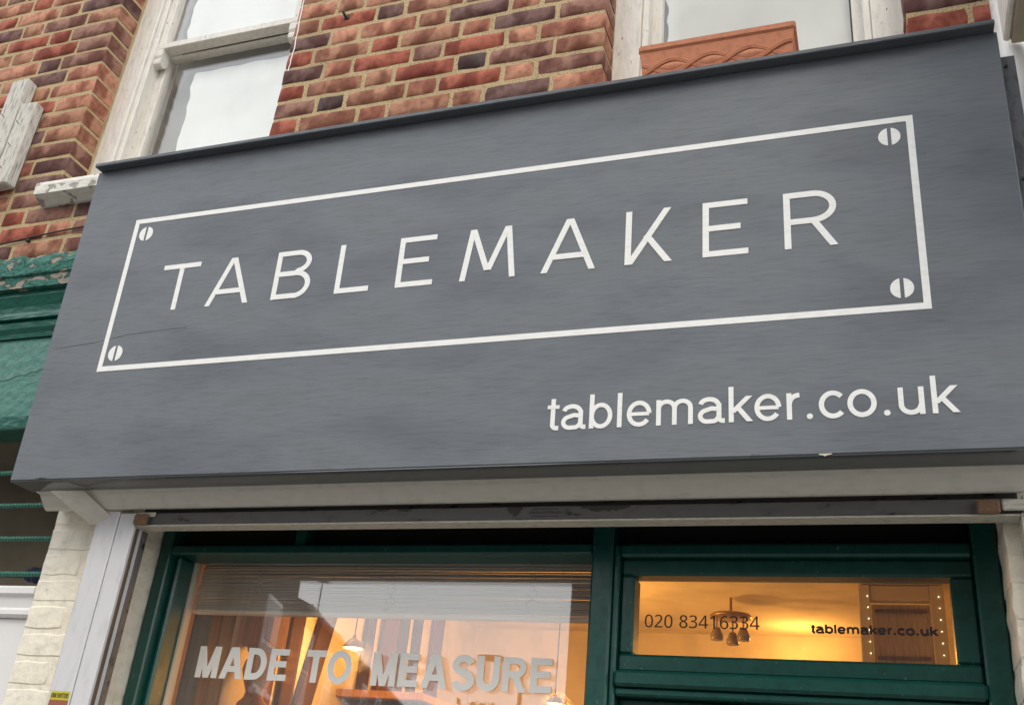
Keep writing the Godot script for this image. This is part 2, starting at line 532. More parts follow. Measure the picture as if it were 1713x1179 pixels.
# a brick with uneven, rounded-off arrises: its face outline wanders a millimetre or two
func worn_brick(hw: float, hh: float, depth: float, ch: float, soft := true) -> ArrayMesh:
	var s := st()
	var outl := []
	var nx := 5 if hw > 0.08 else 3
	for i in nx: outl.append(Vector2(lerpf(-hw, hw, float(i) / nx), -hh))
	for i in 2: outl.append(Vector2(hw, lerpf(-hh, hh, i / 2.0)))
	for i in nx: outl.append(Vector2(lerpf(hw, -hw, float(i) / nx), hh))
	for i in 2: outl.append(Vector2(-hw, lerpf(hh, -hh, i / 2.0)))
	var n := outl.size()
	var mid := []
	var front := []
	for p in outl:
		var q: Vector2 = p
		if absf(absf(p.x) - hw) < 1e-6 and absf(absf(p.y) - hh) < 1e-6: q = p - Vector2(signf(p.x), signf(p.y)) * 0.002
		q += Vector2(rng.randf_range(-0.0014, 0.0014), rng.randf_range(-0.0014, 0.0014))
		var c := ch * rng.randf_range(0.6, 1.5)
		mid.append(Vector3(q.x, q.y, -c))
		front.append(Vector3(q.x - signf(q.x) * c * (1.0 if absf(q.x) > hw - 0.01 else 0.0), q.y - signf(q.y) * c * (1.0 if absf(q.y) > hh - 0.01 else 0.0), rng.randf_range(-0.0004, 0.0004)))
	for i in n:
		var j := (i + 1) % n
		var o: Vector3 = (mid[i] + mid[j]) / 2.0
		o.z = 0.0
		s.set_smooth_group(1)
		quad(s, mid[i], mid[j], front[j], front[i], o.normalized() + Vector3(0, 0, 1))
		s.set_smooth_group(1 if soft else -1)
		tr3(s, Vector3(0, 0, 0.0003), front[i], front[j], Vector3(0, 0, 1))
		s.set_smooth_group(-1)
		quad(s, Vector3(mid[i].x, mid[i].y, -depth), Vector3(mid[j].x, mid[j].y, -depth), mid[j], mid[i], o)
	return done(s)

func lay(parent: Node3D, x0: float, x1: float, k: int, tone: String) -> void:
	var y := 4.27 - 0.075 * k - 0.0375
	var b := part(parent, "brick", brick_mesh(x1 - x0), M["brick_" + tone + str(rng.randi() % 2)], Vector3((x0 + x1) / 2, y + rng.randf_range(-0.001, 0.001), rng.randf_range(-0.002, 0.0015)))
	b.rotation = Vector3(rng.randf_range(-0.006, 0.006), rng.randf_range(-0.006, 0.006), rng.randf_range(-0.004, 0.004))

# lay a course from its corner at x, going in direction dir, until it reaches stop
func course(parent: Node3D, x: float, dir: float, stop: float, k: int, tones: String) -> void:
	var pat := [S_, H_] if posmod(k, 2) == 0 else [Q_, S_, H_]
	var i := 0
	while (stop - x) * dir > 0.03:
		var w: float = pat[i] if i < pat.size() else ([S_, H_][(i) % 2] if posmod(k, 2) == 0 else [S_, H_][(i + 1) % 2])
		var last := (stop - x) * dir < w + 0.045
		if last: w = (stop - x) * dir
		var xe := x + dir * w
		var tone := tones[i] if i < tones.length() else "rrobbbmmpo"[rng.randi() % 10]
		lay(parent, minf(x, xe), maxf(x, xe), k, tone)
		x = xe + dir * 0.01
		i += 1

func building() -> void:
	var b := thing("brick_building", "red and purple brick first floor with two white sash windows above the grey sign", "building")
	# mortar beds stand a little behind the brick faces
	var mz := -0.0028
	bx(b, "mortar", Vector3(-2.6, 3.16, -0.4), Vector3(-0.8775, 5.2, mz), "mortar", 0.001)
	bx(b, "mortar", Vector3(0.0045, 3.601, -0.4), Vector3(1.167, 5.2, mz), "mortar", 0.001)
	bx(b, "mortar", Vector3(2.034, 3.601, -0.4), Vector3(2.6, 5.2, mz), "mortar", 0.001)
	bx(b, "mortar", Vector3(-0.8773, 3.16, -0.4), Vector3(2.6, 3.6, mz), "mortar", 0.001)
	bx(b, "upper_wall", Vector3(-2.6, 5.2, -0.4), Vector3(2.6, 8.0, mz), "house_brick", 0.001)
	bx(b, "wall_core", Vector3(-2.6, 2.66, -0.4), Vector3(2.6, 3.159, -0.02), "mortar", 0.001)
	var left := {-4: "pbor", -3: "bmbp", -2: "mrrb", -1: "mrbb", 0: "mpob", 1: "opbr", 2: "obrp", 3: "orbm", 4: "bbrm", 5: "bpro", 6: "mbop", 7: "pobr", 8: "prbm"}
	for k in range(-9, 9):
		course(b, -0.873, -1.0, -1.62, k, left.get(k, ""))
	var below := {9: "prpmb", 10: "bpmrbm", 11: "mmorbp", 12: "pmbpmr"}
	for k in range(9, 14):
		course(b, -0.43 + 0.07 * (k % 2), -1.0, -1.62, k, below.get(k, ""))
	# tones read from the right-hand corner to the left-hand one
	var mid := {0: "pbopobo", 1: "bombprb", 2: "mopboop", 3: "mpobrbr", 4: "oormrop", 5: "bmdrbbr", 6: "morobdm", 7: "opbbobr", 8: "bopmbor"}
	for k in range(-8, 9):
		course(b, 1.1715, -1.0, 0.0, k, mid.get(k, ""))
	for k in range(-8, 9):
		course(b, 2.03, 1.0, 2.36, k, {6: "pr", 7: "rr", 8: "br"}.get(k, ""))
	sash_window(b, -0.873, 0.0, true)
	sash_window(b, 1.1715, 2.03, false)

func sash_window(b: Node3D, x0: float, x1: float, horned: bool) -> void:
	var w := holder(b, "window")
	w.set_meta("label", "white sash window with moulded horn and paper behind its glass" if horned else "white sash window behind the terracotta trough")
	var y0 := 3.60
	var y1 := 5.2
	var zf := -0.118
	for sd in [0, 1]:
		var a: float = x0 if sd == 0 else x1
		var d := 1.0 if sd == 0 else -1.0
		var f := func(p: float, q: float) -> Array: return [minf(a + d * p, a + d * q), maxf(a + d * p, a + d * q)]
		var r: Array = f.call(-0.02, 0.082)
		bx(w, "outer_lining", Vector3(r[0], y0, -0.30), Vector3(r[1], y1, zf), "white_paint", 0.003)
		r = f.call(0.0822, 0.104)
		bx(w, "bead", Vector3(r[0], y0, -0.26), Vector3(r[1], y1, zf - 0.012), "white_paint", 0.004)
		r = f.call(0.105, 0.135)
		bx(w, "upper_stile", Vector3(r[0], 4.36, -0.185), Vector3(r[1], y1, -0.142), "white_paint", 0.003)
		r = f.call(0.092, 0.135)
		bx(w, "lower_stile", Vector3(r[0], y0 + 0.01, -0.225), Vector3(r[1], 4.36, -0.188), "white_paint", 0.003)
	bx(w, "meeting_rail", Vector3(x0 + 0.09, 4.357, -0.187), Vector3(x1 - 0.09, 4.388, -0.140), "white_paint", 0.003)
	bx(w, "lower_top_rail", Vector3(x0 + 0.135, 4.345, -0.225), Vector3(x1 - 0.135, 4.3565, -0.1875), "white_paint", 0.003)
	bx(w, "bottom_rail", Vector3(x0 + 0.135, y0 + 0.01, -0.225), Vector3(x1 - 0.135, y0 + 0.09, -0.19), "white_paint", 0.003)
	if horned:
		for e in [[x0 + 0.096, 1.0], [x1 - 0.096, -1.0]]:
			var pr := [Vector2(-0.140, 4.357), Vector2(-0.140, 4.325), Vector2(-0.146, 4.312), Vector2(-0.142, 4.300), Vector2(-0.144, 4.286), Vector2(-0.153, 4.278), Vector2(-0.166, 4.276), Vector2(-0.180, 4.286), Vector2(-0.186, 4.30), Vector2(-0.186, 4.357)]
			part(w, "sash_horn", sweep_x(pr, minf(e[0], e[0] + e[1] * 0.045), maxf(e[0], e[0] + e[1] * 0.045)), "white_paint")
	bx(w, "upper_pane", Vector3(x0 + 0.13, 4.386, -0.167), Vector3(x1 - 0.13, y1, -0.163), "window_glass", 0.0)
	bx(w, "lower_pane", Vector3(x0 + 0.13, y0 + 0.08, -0.210), Vector3(x1 - 0.13, 4.33, -0.206), "window_glass", 0.0)
	# creased paper taped inside, with an uneven edge
	var e0 := 0.25 if horned else 0.14
	paper(w, x0 + e0, x1 - 0.14, 3.61, 4.29, -0.222, 5)
	paper(w, x0 + (0.17 if horned else 0.14), x1 - 0.14, 4.392, y1, -0.19, 9)
	bx(w, "lining_back", Vector3(x0 - 0.05, y0, -0.34), Vector3(x1 + 0.05, y1, -0.30), "window_gap", 0.0)
	# stone sill, paint flaking
	var sl := [Vector2(-0.3, 3.599), Vector2(0.045, 3.583), Vector2(0.062, 3.576), Vector2(0.064, 3.562), Vector2(0.060, 3.528), Vector2(0.042, 3.521), Vector2(0.030, 3.517), Vector2(0.012, 3.508), Vector2(-0.3, 3.508)]
	part(w, "sill", sweep_x(sl, x0 - 0.035, x1 + 0.035), "peeling_white")

func paper(w: Node3D, x0: float, x1: float, y0: float, y1: float, z: float, seed_: int) -> void:
	var n := FastNoiseLite.new()
	n.seed = seed_
	n.frequency = 1.6
	n.fractal_octaves = 3
	var s := st()
	var nx := 34
	var ny := 34
	var P := []
	for j in ny + 1:
		for i in nx + 1:
			var u := float(i) / nx
			var v := float(j) / ny
			var x := lerpf(x0, x1, u)
			var y := lerpf(y0, y1, v)
			if i == 0: x += n.get_noise_2d(y * 5.0, 9.0) * 0.02
			var cr := absf(fmod(u * 3.0 + 0.2, 1.0) - 0.5) * 0.010 + absf(fmod(v * 2.0 + 0.3, 1.0) - 0.5) * 0.012
			P.append(Vector3(x, y, z - 0.02 + 0.006 * n.get_noise_2d(x * 2.0, y * 2.0) + cr))
	s.set_smooth_group(0)
	for j in ny:
		for i in nx:
			var a := j * (nx + 1) + i
			quad(s, P[a], P[a + 1], P[a + nx + 2], P[a + nx + 1], Vector3(0, 0, 1))
	part(w, "paper_sheet", done(s), "paper")

# ---------------------------------------------------------------- painted piers beside the shop front
func pier(x0: float, x1: float, is_left: bool) -> void:
	var p := thing("painted_brick_pier", "cream painted brick pier beside the white shutter guides and the green bars" if is_left else "cream painted brick pier beside the small amber window", "pier")
	bx(p, "mortar", Vector3(x0 + 0.003, 0.12, -0.262), Vector3(x1 - 0.003, 2.66, -0.003), "cream_masonry", 0.001)
	for k in 30:
		var yt := 2.3137 + 0.075 * 4 - 0.075 * k
		if yt < 0.2: break
		var cut := 0.137 if k % 2 == 1 else 0.215
		if not is_left: cut = 0.16 if k % 2 == 1 else 0.09
		var near := yt > 1.4
		var cells := [[x0, x0 + cut], [x0 + cut + 0.011, x1]]
		if not near: continue
		for c in cells:
			if c[1] - c[0] < 0.02: continue
			part(p, "brick", worn_brick((c[1] - c[0]) / 2, 0.0325, 0.152, 0.0045, false), "cream_masonry", Vector3((c[0] + c[1]) / 2, yt - 0.0375, rng.randf_range(-0.0015, 0.0015)))

# ---------------------------------------------------------------- neighbouring shop
func neighbour() -> void:
	var t := thing("neighbouring_shop_fascia", "green painted shop fascia with moulded cornice whose paint flakes off, under brick", "shop fascia")
	var xl := -2.6
	var xr := -0.40
	var top := [Vector2(-0.02, 3.292), Vector2(0.05, 3.262), Vector2(0.085, 3.225), Vector2(0.098, 3.20), Vector2(0.102, 3.155), Vector2(0.095, 3.150), Vector2(0.098, 3.105), Vector2(-0.02, 3.105)]
	part(t, "cornice_top", worn_cornice(top, xl, xr), "flaking_teal")
	var cyma := [Vector2(-0.02, 3.1045), Vector2(0.078, 3.1045), Vector2(0.080, 3.085), Vector2(0.074, 3.07), Vector2(0.066, 3.05), Vector2(0.064, 3.03), Vector2(0.068, 3.018), Vector2(0.068, 3.006), Vector2(-0.02, 3.006)]
	part(t, "moulding", sweep_x(cyma, xl, xr), "dark_teal")
	var fil := [Vector2(-0.02, 3.0055), Vector2(0.052, 3.0055), Vector2(0.058, 2.995), Vector2(0.056, 2.975), Vector2(0.046, 2.960), Vector2(0.044, 2.945), Vector2(-0.02, 2.945)]
	part(t, "moulding", sweep_x(fil, xl, xr), "dark_teal")
	bx(t, "fascia_board", Vector3(xl, 2.66, -0.02), Vector3(xr, 2.9445, 0.035), "teal_paint", 0.002)
	bx(t, "bottom_rail", Vector3(xl, 2.612, -0.05), Vector3(xr, 2.6595, 0.055), "dark_teal", 0.004)
	# crack in the fascia paint
	var s := st()
	var pts := []
	for i in 24:
		var u := i / 23.0
		pts.append(Vector2(lerpf(-1.10, -0.58, u), 2.725 + 0.11 * u + rng.randf_range(-0.004, 0.004)))
	stroke(s, pts, 0.0018, 0.0006)
	part(t, "crack", done(s), "black_rubber", Vector3(0, 0, 0.0352))
	var o := thing("neighbouring_shop_recess", "dark brown recess above a white door, under the green fascia", "recess")
	bx(o, "back_panel", Vector3(xl, 2.14, -0.36), Vector3(-0.43, 2.62, -0.32), "brown_recess", 0.0)
	bx(o, "soffit", Vector3(xl, 2.6205, -0.36), Vector3(-0.43, 2.66, -0.051), "brown_recess", 0.0)
	var k := 0
	for y in [2.495, 2.388, 2.284, 2.178]:
		var r := thing("security_bar", "green ribbed steel bar, %s from the top, across the dark recess" % ["first", "second", "third", "fourth"][k], "bar", "green bars across the recess")
		var q := st()
		var pp := []
		for i in 90:
			pp.append(Vector3(lerpf(-2.2, -0.425, i / 89.0), y + 0.0006 * sin(i * 2.4), -0.02))
		tube(q, pp, 0.0072, 8)
		part(r, "rod", done(q), "teal_bar")
		# rolled ribs along the bar
		q = st()
		for i in 70:
			var x := -1.25 + i * 0.0118
			tube(q, [Vector3(x, y - 0.0075, -0.0145), Vector3(x + 0.004, y, -0.012), Vector3(x + 0.006, y + 0.0074, -0.0165)], 0.0014, 5)
		var rb := part(r, "ribs", done(q), "teal_bar")
		rb.set_meta("kind", "stuff")
		k += 1
	var c := thing("blue_cloth_knot", "dark blue cloth knotted round a thin pipe in the dark recess", "cloth")
	var sph := st()
	for i in 5:
		lathe(sph, Vector3(-0.60 + 0.013 * i, 2.205 + 0.006 * sin(i * 2.0), -0.14), [Vector2(0.0, -0.022), Vector2(0.016, -0.015), Vector2(0.022, 0.0), Vector2(0.015, 0.016), Vector2(0.0, 0.021)], 10)
	part(c, "knot", done(sph), "blue_cloth")
	var pi := st()
	tube(pi, [Vector3(-2.0, 2.245, -0.16), Vector3(-0.60, 2.205, -0.15), Vector3(-0.43, 2.185, -0.15)], 0.008, 8)
	part(c, "pipe", done(pi), "black_rubber")
	var d := thing("white_shop_door", "white door frame with moulded head beside the cream brick pier", "door")
	part(d, "door_head", sweep_x([Vector2(-0.32, 2.14), Vector2(-0.005, 2.14), Vector2(0.0, 2.134), Vector2(0.0, 2.118), Vector2(-0.012, 2.112), Vector2(-0.018, 2.08), Vector2(-0.010, 2.072), Vector2(-0.010, 2.060), Vector2(-0.024, 2.052), Vector2(-0.32, 2.052)], -2.2, -0.428), "upvc")
	bx(d, "door_panel", Vector3(-2.2, 0.12, -0.10), Vector3(-0.428, 2.0515, -0.03), "upvc", 0.003)

func worn_cornice(prof: Array, x0: float, x1: float) -> ArrayMesh:
	var n := FastNoiseLite.new()
	n.seed = 77
	n.frequency = 9.0
	n.fractal_octaves = 4
	var s := st()
	var nx := 150
	var rows := []
	for i in nx + 1:
		var x := lerpf(x0, x1, float(i) / nx)
		var row := []
		for j in prof.size():
			var p: Vector2 = prof[j]
			var amp := 0.016 if j < 4 else (0.004 if j < 7 else 0.0)
			row.append(Vector3(x, p.y + amp * n.get_noise_2d(x * 2.0, j * 3.1), p.x + amp * n.get_noise_2d(x * 2.0 + 31.0, j * 2.3)))
		rows.append(row)
	for i in nx:
		for j in prof.size() - 1:
			var e: Vector2 = prof[j + 1] - prof[j]
			quad(s, rows[i][j], rows[i + 1][j], rows[i + 1][j + 1], rows[i][j + 1], Vector3(0, e.x, -e.y))
	return done(s)

# ---------------------------------------------------------------- shop front joinery
func shop_front() -> void:
	var f := thing("timber_shopfront", "dark green timber shop front with large window and small top light over a door", "shop front")
	var g := "green_paint"
	# outer frame
	bx(f, "stile", Vector3(-0.149, 0.12, -0.262), Vector3(-0.108, 2.5, -0.148), g, 0.004)
	bx(f, "stile_moulding", Vector3(-0.1077, 0.12, -0.262), Vector3(-0.0885, 2.274, -0.178), g, 0.008)
	bx(f, "head", Vector3(-0.1079, 2.274, -0.262), Vector3(1.1809, 2.300, -0.150), g, 0.004)
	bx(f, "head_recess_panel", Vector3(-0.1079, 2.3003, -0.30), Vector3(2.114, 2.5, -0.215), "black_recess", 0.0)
	bx(f, "head_rib", Vector3(0.30, 2.301, -0.2149), Vector3(0.335, 2.5, -0.16), g, 0.003)
	bx(f, "mullion", Vector3(1.181, 0.12, -0.262), Vector3(1.236, 2.5, -0.146), g, 0.006)
	bx(f, "mullion_bead", Vector3(1.2363, 0.12, -0.262), Vector3(1.252, 2.30, -0.156), g, 0.006)
	bx(f, "jamb", Vector3(2.062, 0.12, -0.262), Vector3(2.1145, 2.5, -0.146), g, 0.005)
	# top light: outer head, sill and a casement set into it
	bx(f, "top_light_head", Vector3(1.2523, 2.268, -0.262), Vector3(2.0617, 2.300, -0.152), g, 0.006)
	bx(f, "transom", Vector3(1.2523, 1.955, -0.262), Vector3(2.0617, 1.992, -0.140), g, 0.007)
	bx(f, "transom_drip", Vector3(1.2523, 1.935, -0.262), Vector3(2.0617, 1.9547, -0.155), g, 0.005)
	var w := holder(f, "top_light")
	bx(w, "top_rail", Vector3(1.2525, 2.2265, -0.245), Vector3(2.0615, 2.2677, -0.176), g, 0.006)
	bx(w, "bottom_rail", Vector3(1.2525, 1.9923, -0.245), Vector3(2.0615, 2.0345, -0.172), g, 0.006)
	bx(w, "side_rail", Vector3(1.2525, 2.0347, -0.245), Vector3(1.2875, 2.2263, -0.176), g, 0.006)
	bx(w, "side_rail", Vector3(2.0105, 2.0347, -0.245), Vector3(2.0615, 2.2263, -0.176), g, 0.006)
	bx(w, "pane", Vector3(1.284, 2.030, -0.204), Vector3(2.012, 2.230, -0.200), "window_glass", 0.0)
	text_part(w, "phone_number", "020 83416334", false, false, 1.311, 2.1035, 0.276, 0.0315, -0.1995, "vinyl_black")
	small_address(w, 1.704, 2.1, 0.0359 / 1000.0, 0.0272 / 1000.0, 0.0051, -0.1995)
	# door below, only its top shows
	bx(f, "door", Vector3(1.2523, 0.15, -0.26), Vector3(2.0617, 1.9345, -0.20), g, 0.004)
	bx(f, "door_moulding", Vector3(1.30, 1.88, -0.1998), Vector3(2.02, 1.905, -0.185), g, 0.006)
	# main window
	bx(f, "window_pane", Vector3(-0.098, 0.6, -0.244), Vector3(1.19, 2.284, -0.240), "window_glass", 0.0)
	bx(f, "inner_pane", Vector3(-0.079, 0.6, -0.262), Vector3(1.19, 2.283, -0.258), "window_glass", 0.0)
	bx(f, "stall_riser", Vector3(-0.1079, 0.12, -0.262), Vector3(1.1809, 0.6, -0.15), g, 0.004)
	# cream glazing stop and lining inside the glass
	bx(f, "glazing_stop", Vector3(-0.108, 0.6, -0.275), Vector3(-0.080, 2.30, -0.2465), "cream_trim", 0.003)
	bx(f, "glazing_stop", Vector3(-0.0798, 2.284, -0.275), Vector3(1.19, 2.32, -0.2465), "cream_trim", 0.003)
	window_words(f)

# the web address in wide heavy letters on the glass
func small_address(w: Node3D, x: float, y: float, ex: float, ey: float, wide: float, z: float) -> void:
	var g := glyphs()
	for chr in "tablemaker.co.uk":
		var s := st()
		if chr == ".":
			slab(s, arc(x + 139 * ex, y + 70 * ey, wide * 0.55, wide * 0.55, 0, 345, 15), 0.0, 0.0008)
		else:
			var lift := 0.0006
			for k in g[chr]:
				lift += 0.0002
				var pts := []
				for p in k[0]:
					pts.append(Vector2(x + p.x * ex, y + p.y * ey))
				stroke(s, pts, wide * (k[2] if k.size() > 2 else 1.0), lift, k[1])
		part(w, "letter", done(s), "vinyl_black", Vector3(0, 0, z))
		x += ADV[chr] * ex

func window_words(f: Node3D) -> void:
	var Z := -0.2385
	var h := 0.0865
	var b := 1.942
	var w := 0.0185
	var hw := w / 2
	var put := func(x0: float, x1: float, strokes: Array) -> void:
		var s := st()
		var lift := 0.001
		for k in strokes:
			lift += 0.00025
			var pts := []
			for p in k[0]:
				pts.append(Vector2(lerpf(x0, x1, p.x), b + h * p.y))
			stroke(s, pts, w * (k[2] if k.size() > 2 else 1.0), lift, k[1])
		part(f, "letter", done(s), "vinyl_white", Vector3(0, 0, Z))
	var V := func(a: Array) -> Array:
		var o := []
		for i in range(0, a.size(), 2): o.append(Vector2(a[i], a[i + 1]))
		return o
	var u := 0.107   # half stroke in letter heights
	var mm: Array = [[V.call([0.13, 0, 0.13, 1]), false], [V.call([0.87, 0, 0.87, 1]), false], [V.call([0.17, 1, 0.49, 0.0]), false, 0.85], [V.call([0.83, 1, 0.51, 0.0]), false, 0.85]]
	var aa: Array = [[V.call([0.135, 0, 0.47, 1]), false], [V.call([0.865, 0, 0.53, 1]), false], [V.call([0.25, 0.31, 0.75, 0.31]), false, 0.85]]
	var ee: Array = [[V.call([0.15, 0, 0.15, 1]), false], [V.call([0.15, 1 - u, 1, 1 - u]), false, 0.9], [V.call([0.15, 0.52, 0.92, 0.52]), false, 0.9], [V.call([0.15, u, 1, u]), false, 0.9]]
	var dd: Array = [[V.call([0.14, 0, 0.14, 1]), false], [V.call([0.14, 1 - u, 0.42, 1 - u]) + arc(0.45, 0.5, 0.41, 0.5 - u, 80, -80, 16) + V.call([0.42, u, 0.14, u]), false, 0.95]]
	var tt: Array = [[V.call([0, 1 - u, 1, 1 - u]), false, 0.95], [V.call([0.5, 0, 0.5, 1]), false]]
	var oo: Array = [[arc(0.5, 0.5, 0.37, 0.5 - u + 0.02, 0, 345, 23), true]]
	var uu: Array = [[V.call([0.15, 1, 0.15, 0.45]) + arc(0.5, 0.36, 0.35, 0.27, 180, 360, 14) + V.call([0.85, 0.45, 0.85, 1]), false]]
	var rr: Array = [[V.call([0.14, 0, 0.14, 1]), false], [V.call([0.14, 1 - u, 0.55, 1 - u]) + arc(0.6, 0.70, 0.26, 0.195, 80, -80, 12) + V.call([0.55, 0.5, 0.14, 0.5]), false, 0.9], [V.call([0.5, 0.5, 0.88, 0.0]), false]]
	var ss: Array = [[arc(0.5, 0.72, 0.34, 0.19, 15, 270, 14) + arc(0.5, 0.27, 0.36, 0.2, 85, -165, 16), false]]
	put.call(0.005, 0.078, mm)
	put.call(0.086, 0.161, aa)
	put.call(0.170, 0.234, dd)
	put.call(0.244, 0.302, ee)
	put.call(0.359, 0.419, tt)
	put.call(0.428, 0.502, oo)
	put.call(0.563, 0.636, mm)
	put.call(0.645, 0.701, ee)
	put.call(0.710, 0.786, aa)
	put.call(0.795, 0.861, ss)
	put.call(0.866, 0.929, uu)
	put.call(0.937, 1.001, rr)
	put.call(1.013, 1.070, ee)

# ---------------------------------------------------------------- lit room behind the glass
func interior() -> void:
	var r := Node3D.new()
	r.name = "shop_room"
	add_child(r)
	structure(r)
	r.set_meta("label", "warm lit room behind the shop windows")
	bx(r, "wall", Vector3(-0.45, 0.0, -3.2), Vector3(-0.27, 2.85, -0.264), "plaster_warm", 0.0)
	bx(r, "wall", Vector3(-0.27, 0.0, -3.2), Vector3(2.5, 2.85, -3.0), "plaster_warm", 0.0)
	bx(r, "wall", Vector3(2.32, 0.0, -3.0), Vector3(2.5, 2.85, -0.264), "plaster_warm", 0.0)
	bx(r, "ceiling", Vector3(-0.27, 2.65, -3.0), Vector3(2.32, 2.85, -0.42), "plaster_warm", 0.0)
	bx(r, "wall", Vector3(-0.45, 2.5, -0.42), Vector3(2.5, 2.85, -0.264), "plaster_warm", 0.0)
	bx(r, "wall", Vector3(2.116, 0.0, -0.62), Vector3(2.319, 2.5, -0.60), "plaster_warm", 0.0)
	bx(r, "floor", Vector3(-0.45, -0.05, -3.2), Vector3(2.5, 0.1, -0.262), "wood_brown", 0.0)
	# venetian blind drawn up behind the big window
	var v := thing("venetian_blind", "cream venetian blind drawn up behind the big shop window", "blind")
	bx(v, "head_rail", Vector3(-0.10, 2.284, -0.33), Vector3(1.18, 2.31, -0.295), "blind_slat", 0.002)
	var n := 34
	for i in n:
		var u := float(i) / (n - 1)
		var y := lerpf(2.279, 2.152, pow(u, 0.92))
		var tilt := rng.randf_range(0.30, 0.46)
		var dz := 0.0125
		var q := part(v, "slat", box(Vector3(-0.639, -0.0007, -dz), Vector3(0.639, 0.0007, dz), 0.0003), "blind_slat", Vector3(0.54, y, -0.312 + rng.randf_range(-0.001, 0.001)))
		q.rotation = Vector3(tilt, rng.randf_range(-0.001, 0.001), rng.randf_range(-0.0018, 0.0018))
	bx(v, "bottom_rail", Vector3(-0.10, 2.135, -0.327), Vector3(1.18, 2.147, -0.297), "blind_slat", 0.003)
	for x in [0.12, 0.56, 0.98]:
		var s := st()
		var p := []
		for i in 60:
			var t := i / 59.0
			p.append(Vector3(x + 0.018 * sin(t * 37.0) * (0.3 + t * 0.7), 2.27 - 0.115 * t + 0.006 * sin(t * 51.0), -0.294 + 0.004 * cos(t * 29.0)))
		tube(s, p, 0.0011, 5)
		part(v, "cord", done(s), "blind_cord")
	# planks and legs leaning along the side wall
	var pl := [
		[-0.485, 0.05, "wood_honey", "honey coloured narrow plank next to the window, before the black plank"],
		[-0.628, 0.05, "wood_brown", "brown narrow plank just beyond the black plank"],
		[-0.56, 0.085, "wood_black", "black plank standing second from the window on the side wall"],
		[-0.70, 0.075, "wood_grey", "grey brown plank between the black plank and the turned leg"],
		[-1.00, 0.085, "wood_red", "red brown plank just beyond the turned leg"],
		[-1.145, 0.092, "wood_dark", "dark plank between the red brown plank and the crooked plank"],
		[-1.74, 0.075, "wood_dark", "dark narrow plank behind the small pendant lamp"],
		[-1.93, 0.15, "wood_red", "broad red brown plank beyond the pendant lamp"],
		[-2.065, 0.10, "wood_dark", "dark plank touching the broad red brown plank"],
		[-2.225, 0.065, "wood_dark", "thin dark plank, second from the far corner of the room"],
		[-2.455, 0.12, "wood_red", "red brown plank nearest the far corner of the room"]]
	for a in pl:
		var t := thing("plank", a[3], "plank", "planks along the side wall")
		bx(t, "board", Vector3(-0.268, 0.101, a[0] - a[1] / 2), Vector3(-0.245, 2.62 if a[0] < -0.7 else 2.5, a[0] + a[1] / 2), a[2], 0.003)
		bx(t, "batten", Vector3(-0.2449, 1.2, a[0] - a[1] / 2 + 0.01), Vector3(-0.24, 1.25, a[0] + a[1] / 2 - 0.01), a[2], 0.002)
	var cp := thing("plank", "crooked dark plank leaning away from the other planks", "plank", "planks along the side wall")
	var cs := st()
	var ca := Vector3(-0.25, 2.5, -1.40)
	var cc := Vector3(-0.25, 0.101, -0.78)
	cb(cs, Vector3(-0.012, -1.2, -0.05), Vector3(0.012, 1.24, 0.05), 0.003)
	var cq := part(cp, "board", done(cs), "wood_dark", (ca + cc) / 2)
	cq.rotation.x = -atan2(ca.z - cc.z, ca.y - cc.y) * -1.0
	# turned table leg standing on end
	var lg := thing("turned_table_leg", "tall turned wooden table leg standing by the side wall", "table leg")
	bx(lg, "block", Vector3(-0.243, 2.13, -0.90), Vector3(-0.13, 2.5, -0.785), "wood_honey", 0.006)
	var s2 := st()
	lathe(s2, Vector3(-0.187, 0, -0.842), [Vector2(0.0, 0.101), Vector2(0.03, 0.101), Vector2(0.036, 0.6), Vector2(0.05, 1.3), Vector2(0.058, 1.75), Vector2(0.05, 1.86), Vector2(0.034, 1.90), Vector2(0.052, 1.925), Vector2(0.052, 1.945), Vector2(0.034, 1.965), Vector2(0.03, 1.985), Vector2(0.044, 2.02), Vector2(0.055, 2.055), Vector2(0.05, 2.085), Vector2(0.036, 2.105), Vector2(0.05, 2.118), Vector2(0.052, 2.1295)], 24)
	part(lg, "turning", done(s2), "wood_honey")
	# pendant lamps
	pendant("small pendant lamp with glowing bulb hanging by the planks", Vector3(-0.03, 2.205, -1.2), 0.04, 3.2)
	pendant("small pendant lamp with glowing bulb hanging in mid room", Vector3(0.70, 2.075, -1.45), 0.03, 3.2)
	# shelf unit
	var sh := thing("wall_cabinet", "honey coloured shelf over a dark rounded cabinet against the side wall", "cabinet")
	bx(sh, "shelf", Vector3(-0.268, 2.075, -1.95), Vector3(0.12, 2.105, -1.55), "wood_honey", 0.003)
	bx(sh, "cabinet_body", Vector3(-0.268, 1.5, -1.93), Vector3(0.09, 2.0745, -1.60), "wood_dark", 0.03)
	bx(sh, "cabinet_front", Vector3(-0.20, 1.55, -1.599), Vector3(0.05, 2.03, -1.585), "wood_brown", 0.02)
	# ceiling fixture
	var ch := thing("ceiling_light", "dark ring ceiling light with three hanging cups behind the phone number", "ceiling light")
	var at := Vector3(1.236, 2.65, -2.2)
	var s3 := st()
	tube(s3, [at, at - Vector3(0, 0.07, 0)], 0.006, 8)
	part(ch, "stem", done(s3), "brass")
	s3 = st()
	lathe(s3, at, [Vector2(0.0, -0.07), Vector2(0.085, -0.075), Vector2(0.092, -0.083), Vector2(0.085, -0.09), Vector2(0.0, -0.092)], 28)
	part(ch, "ring", done(s3), "brass")
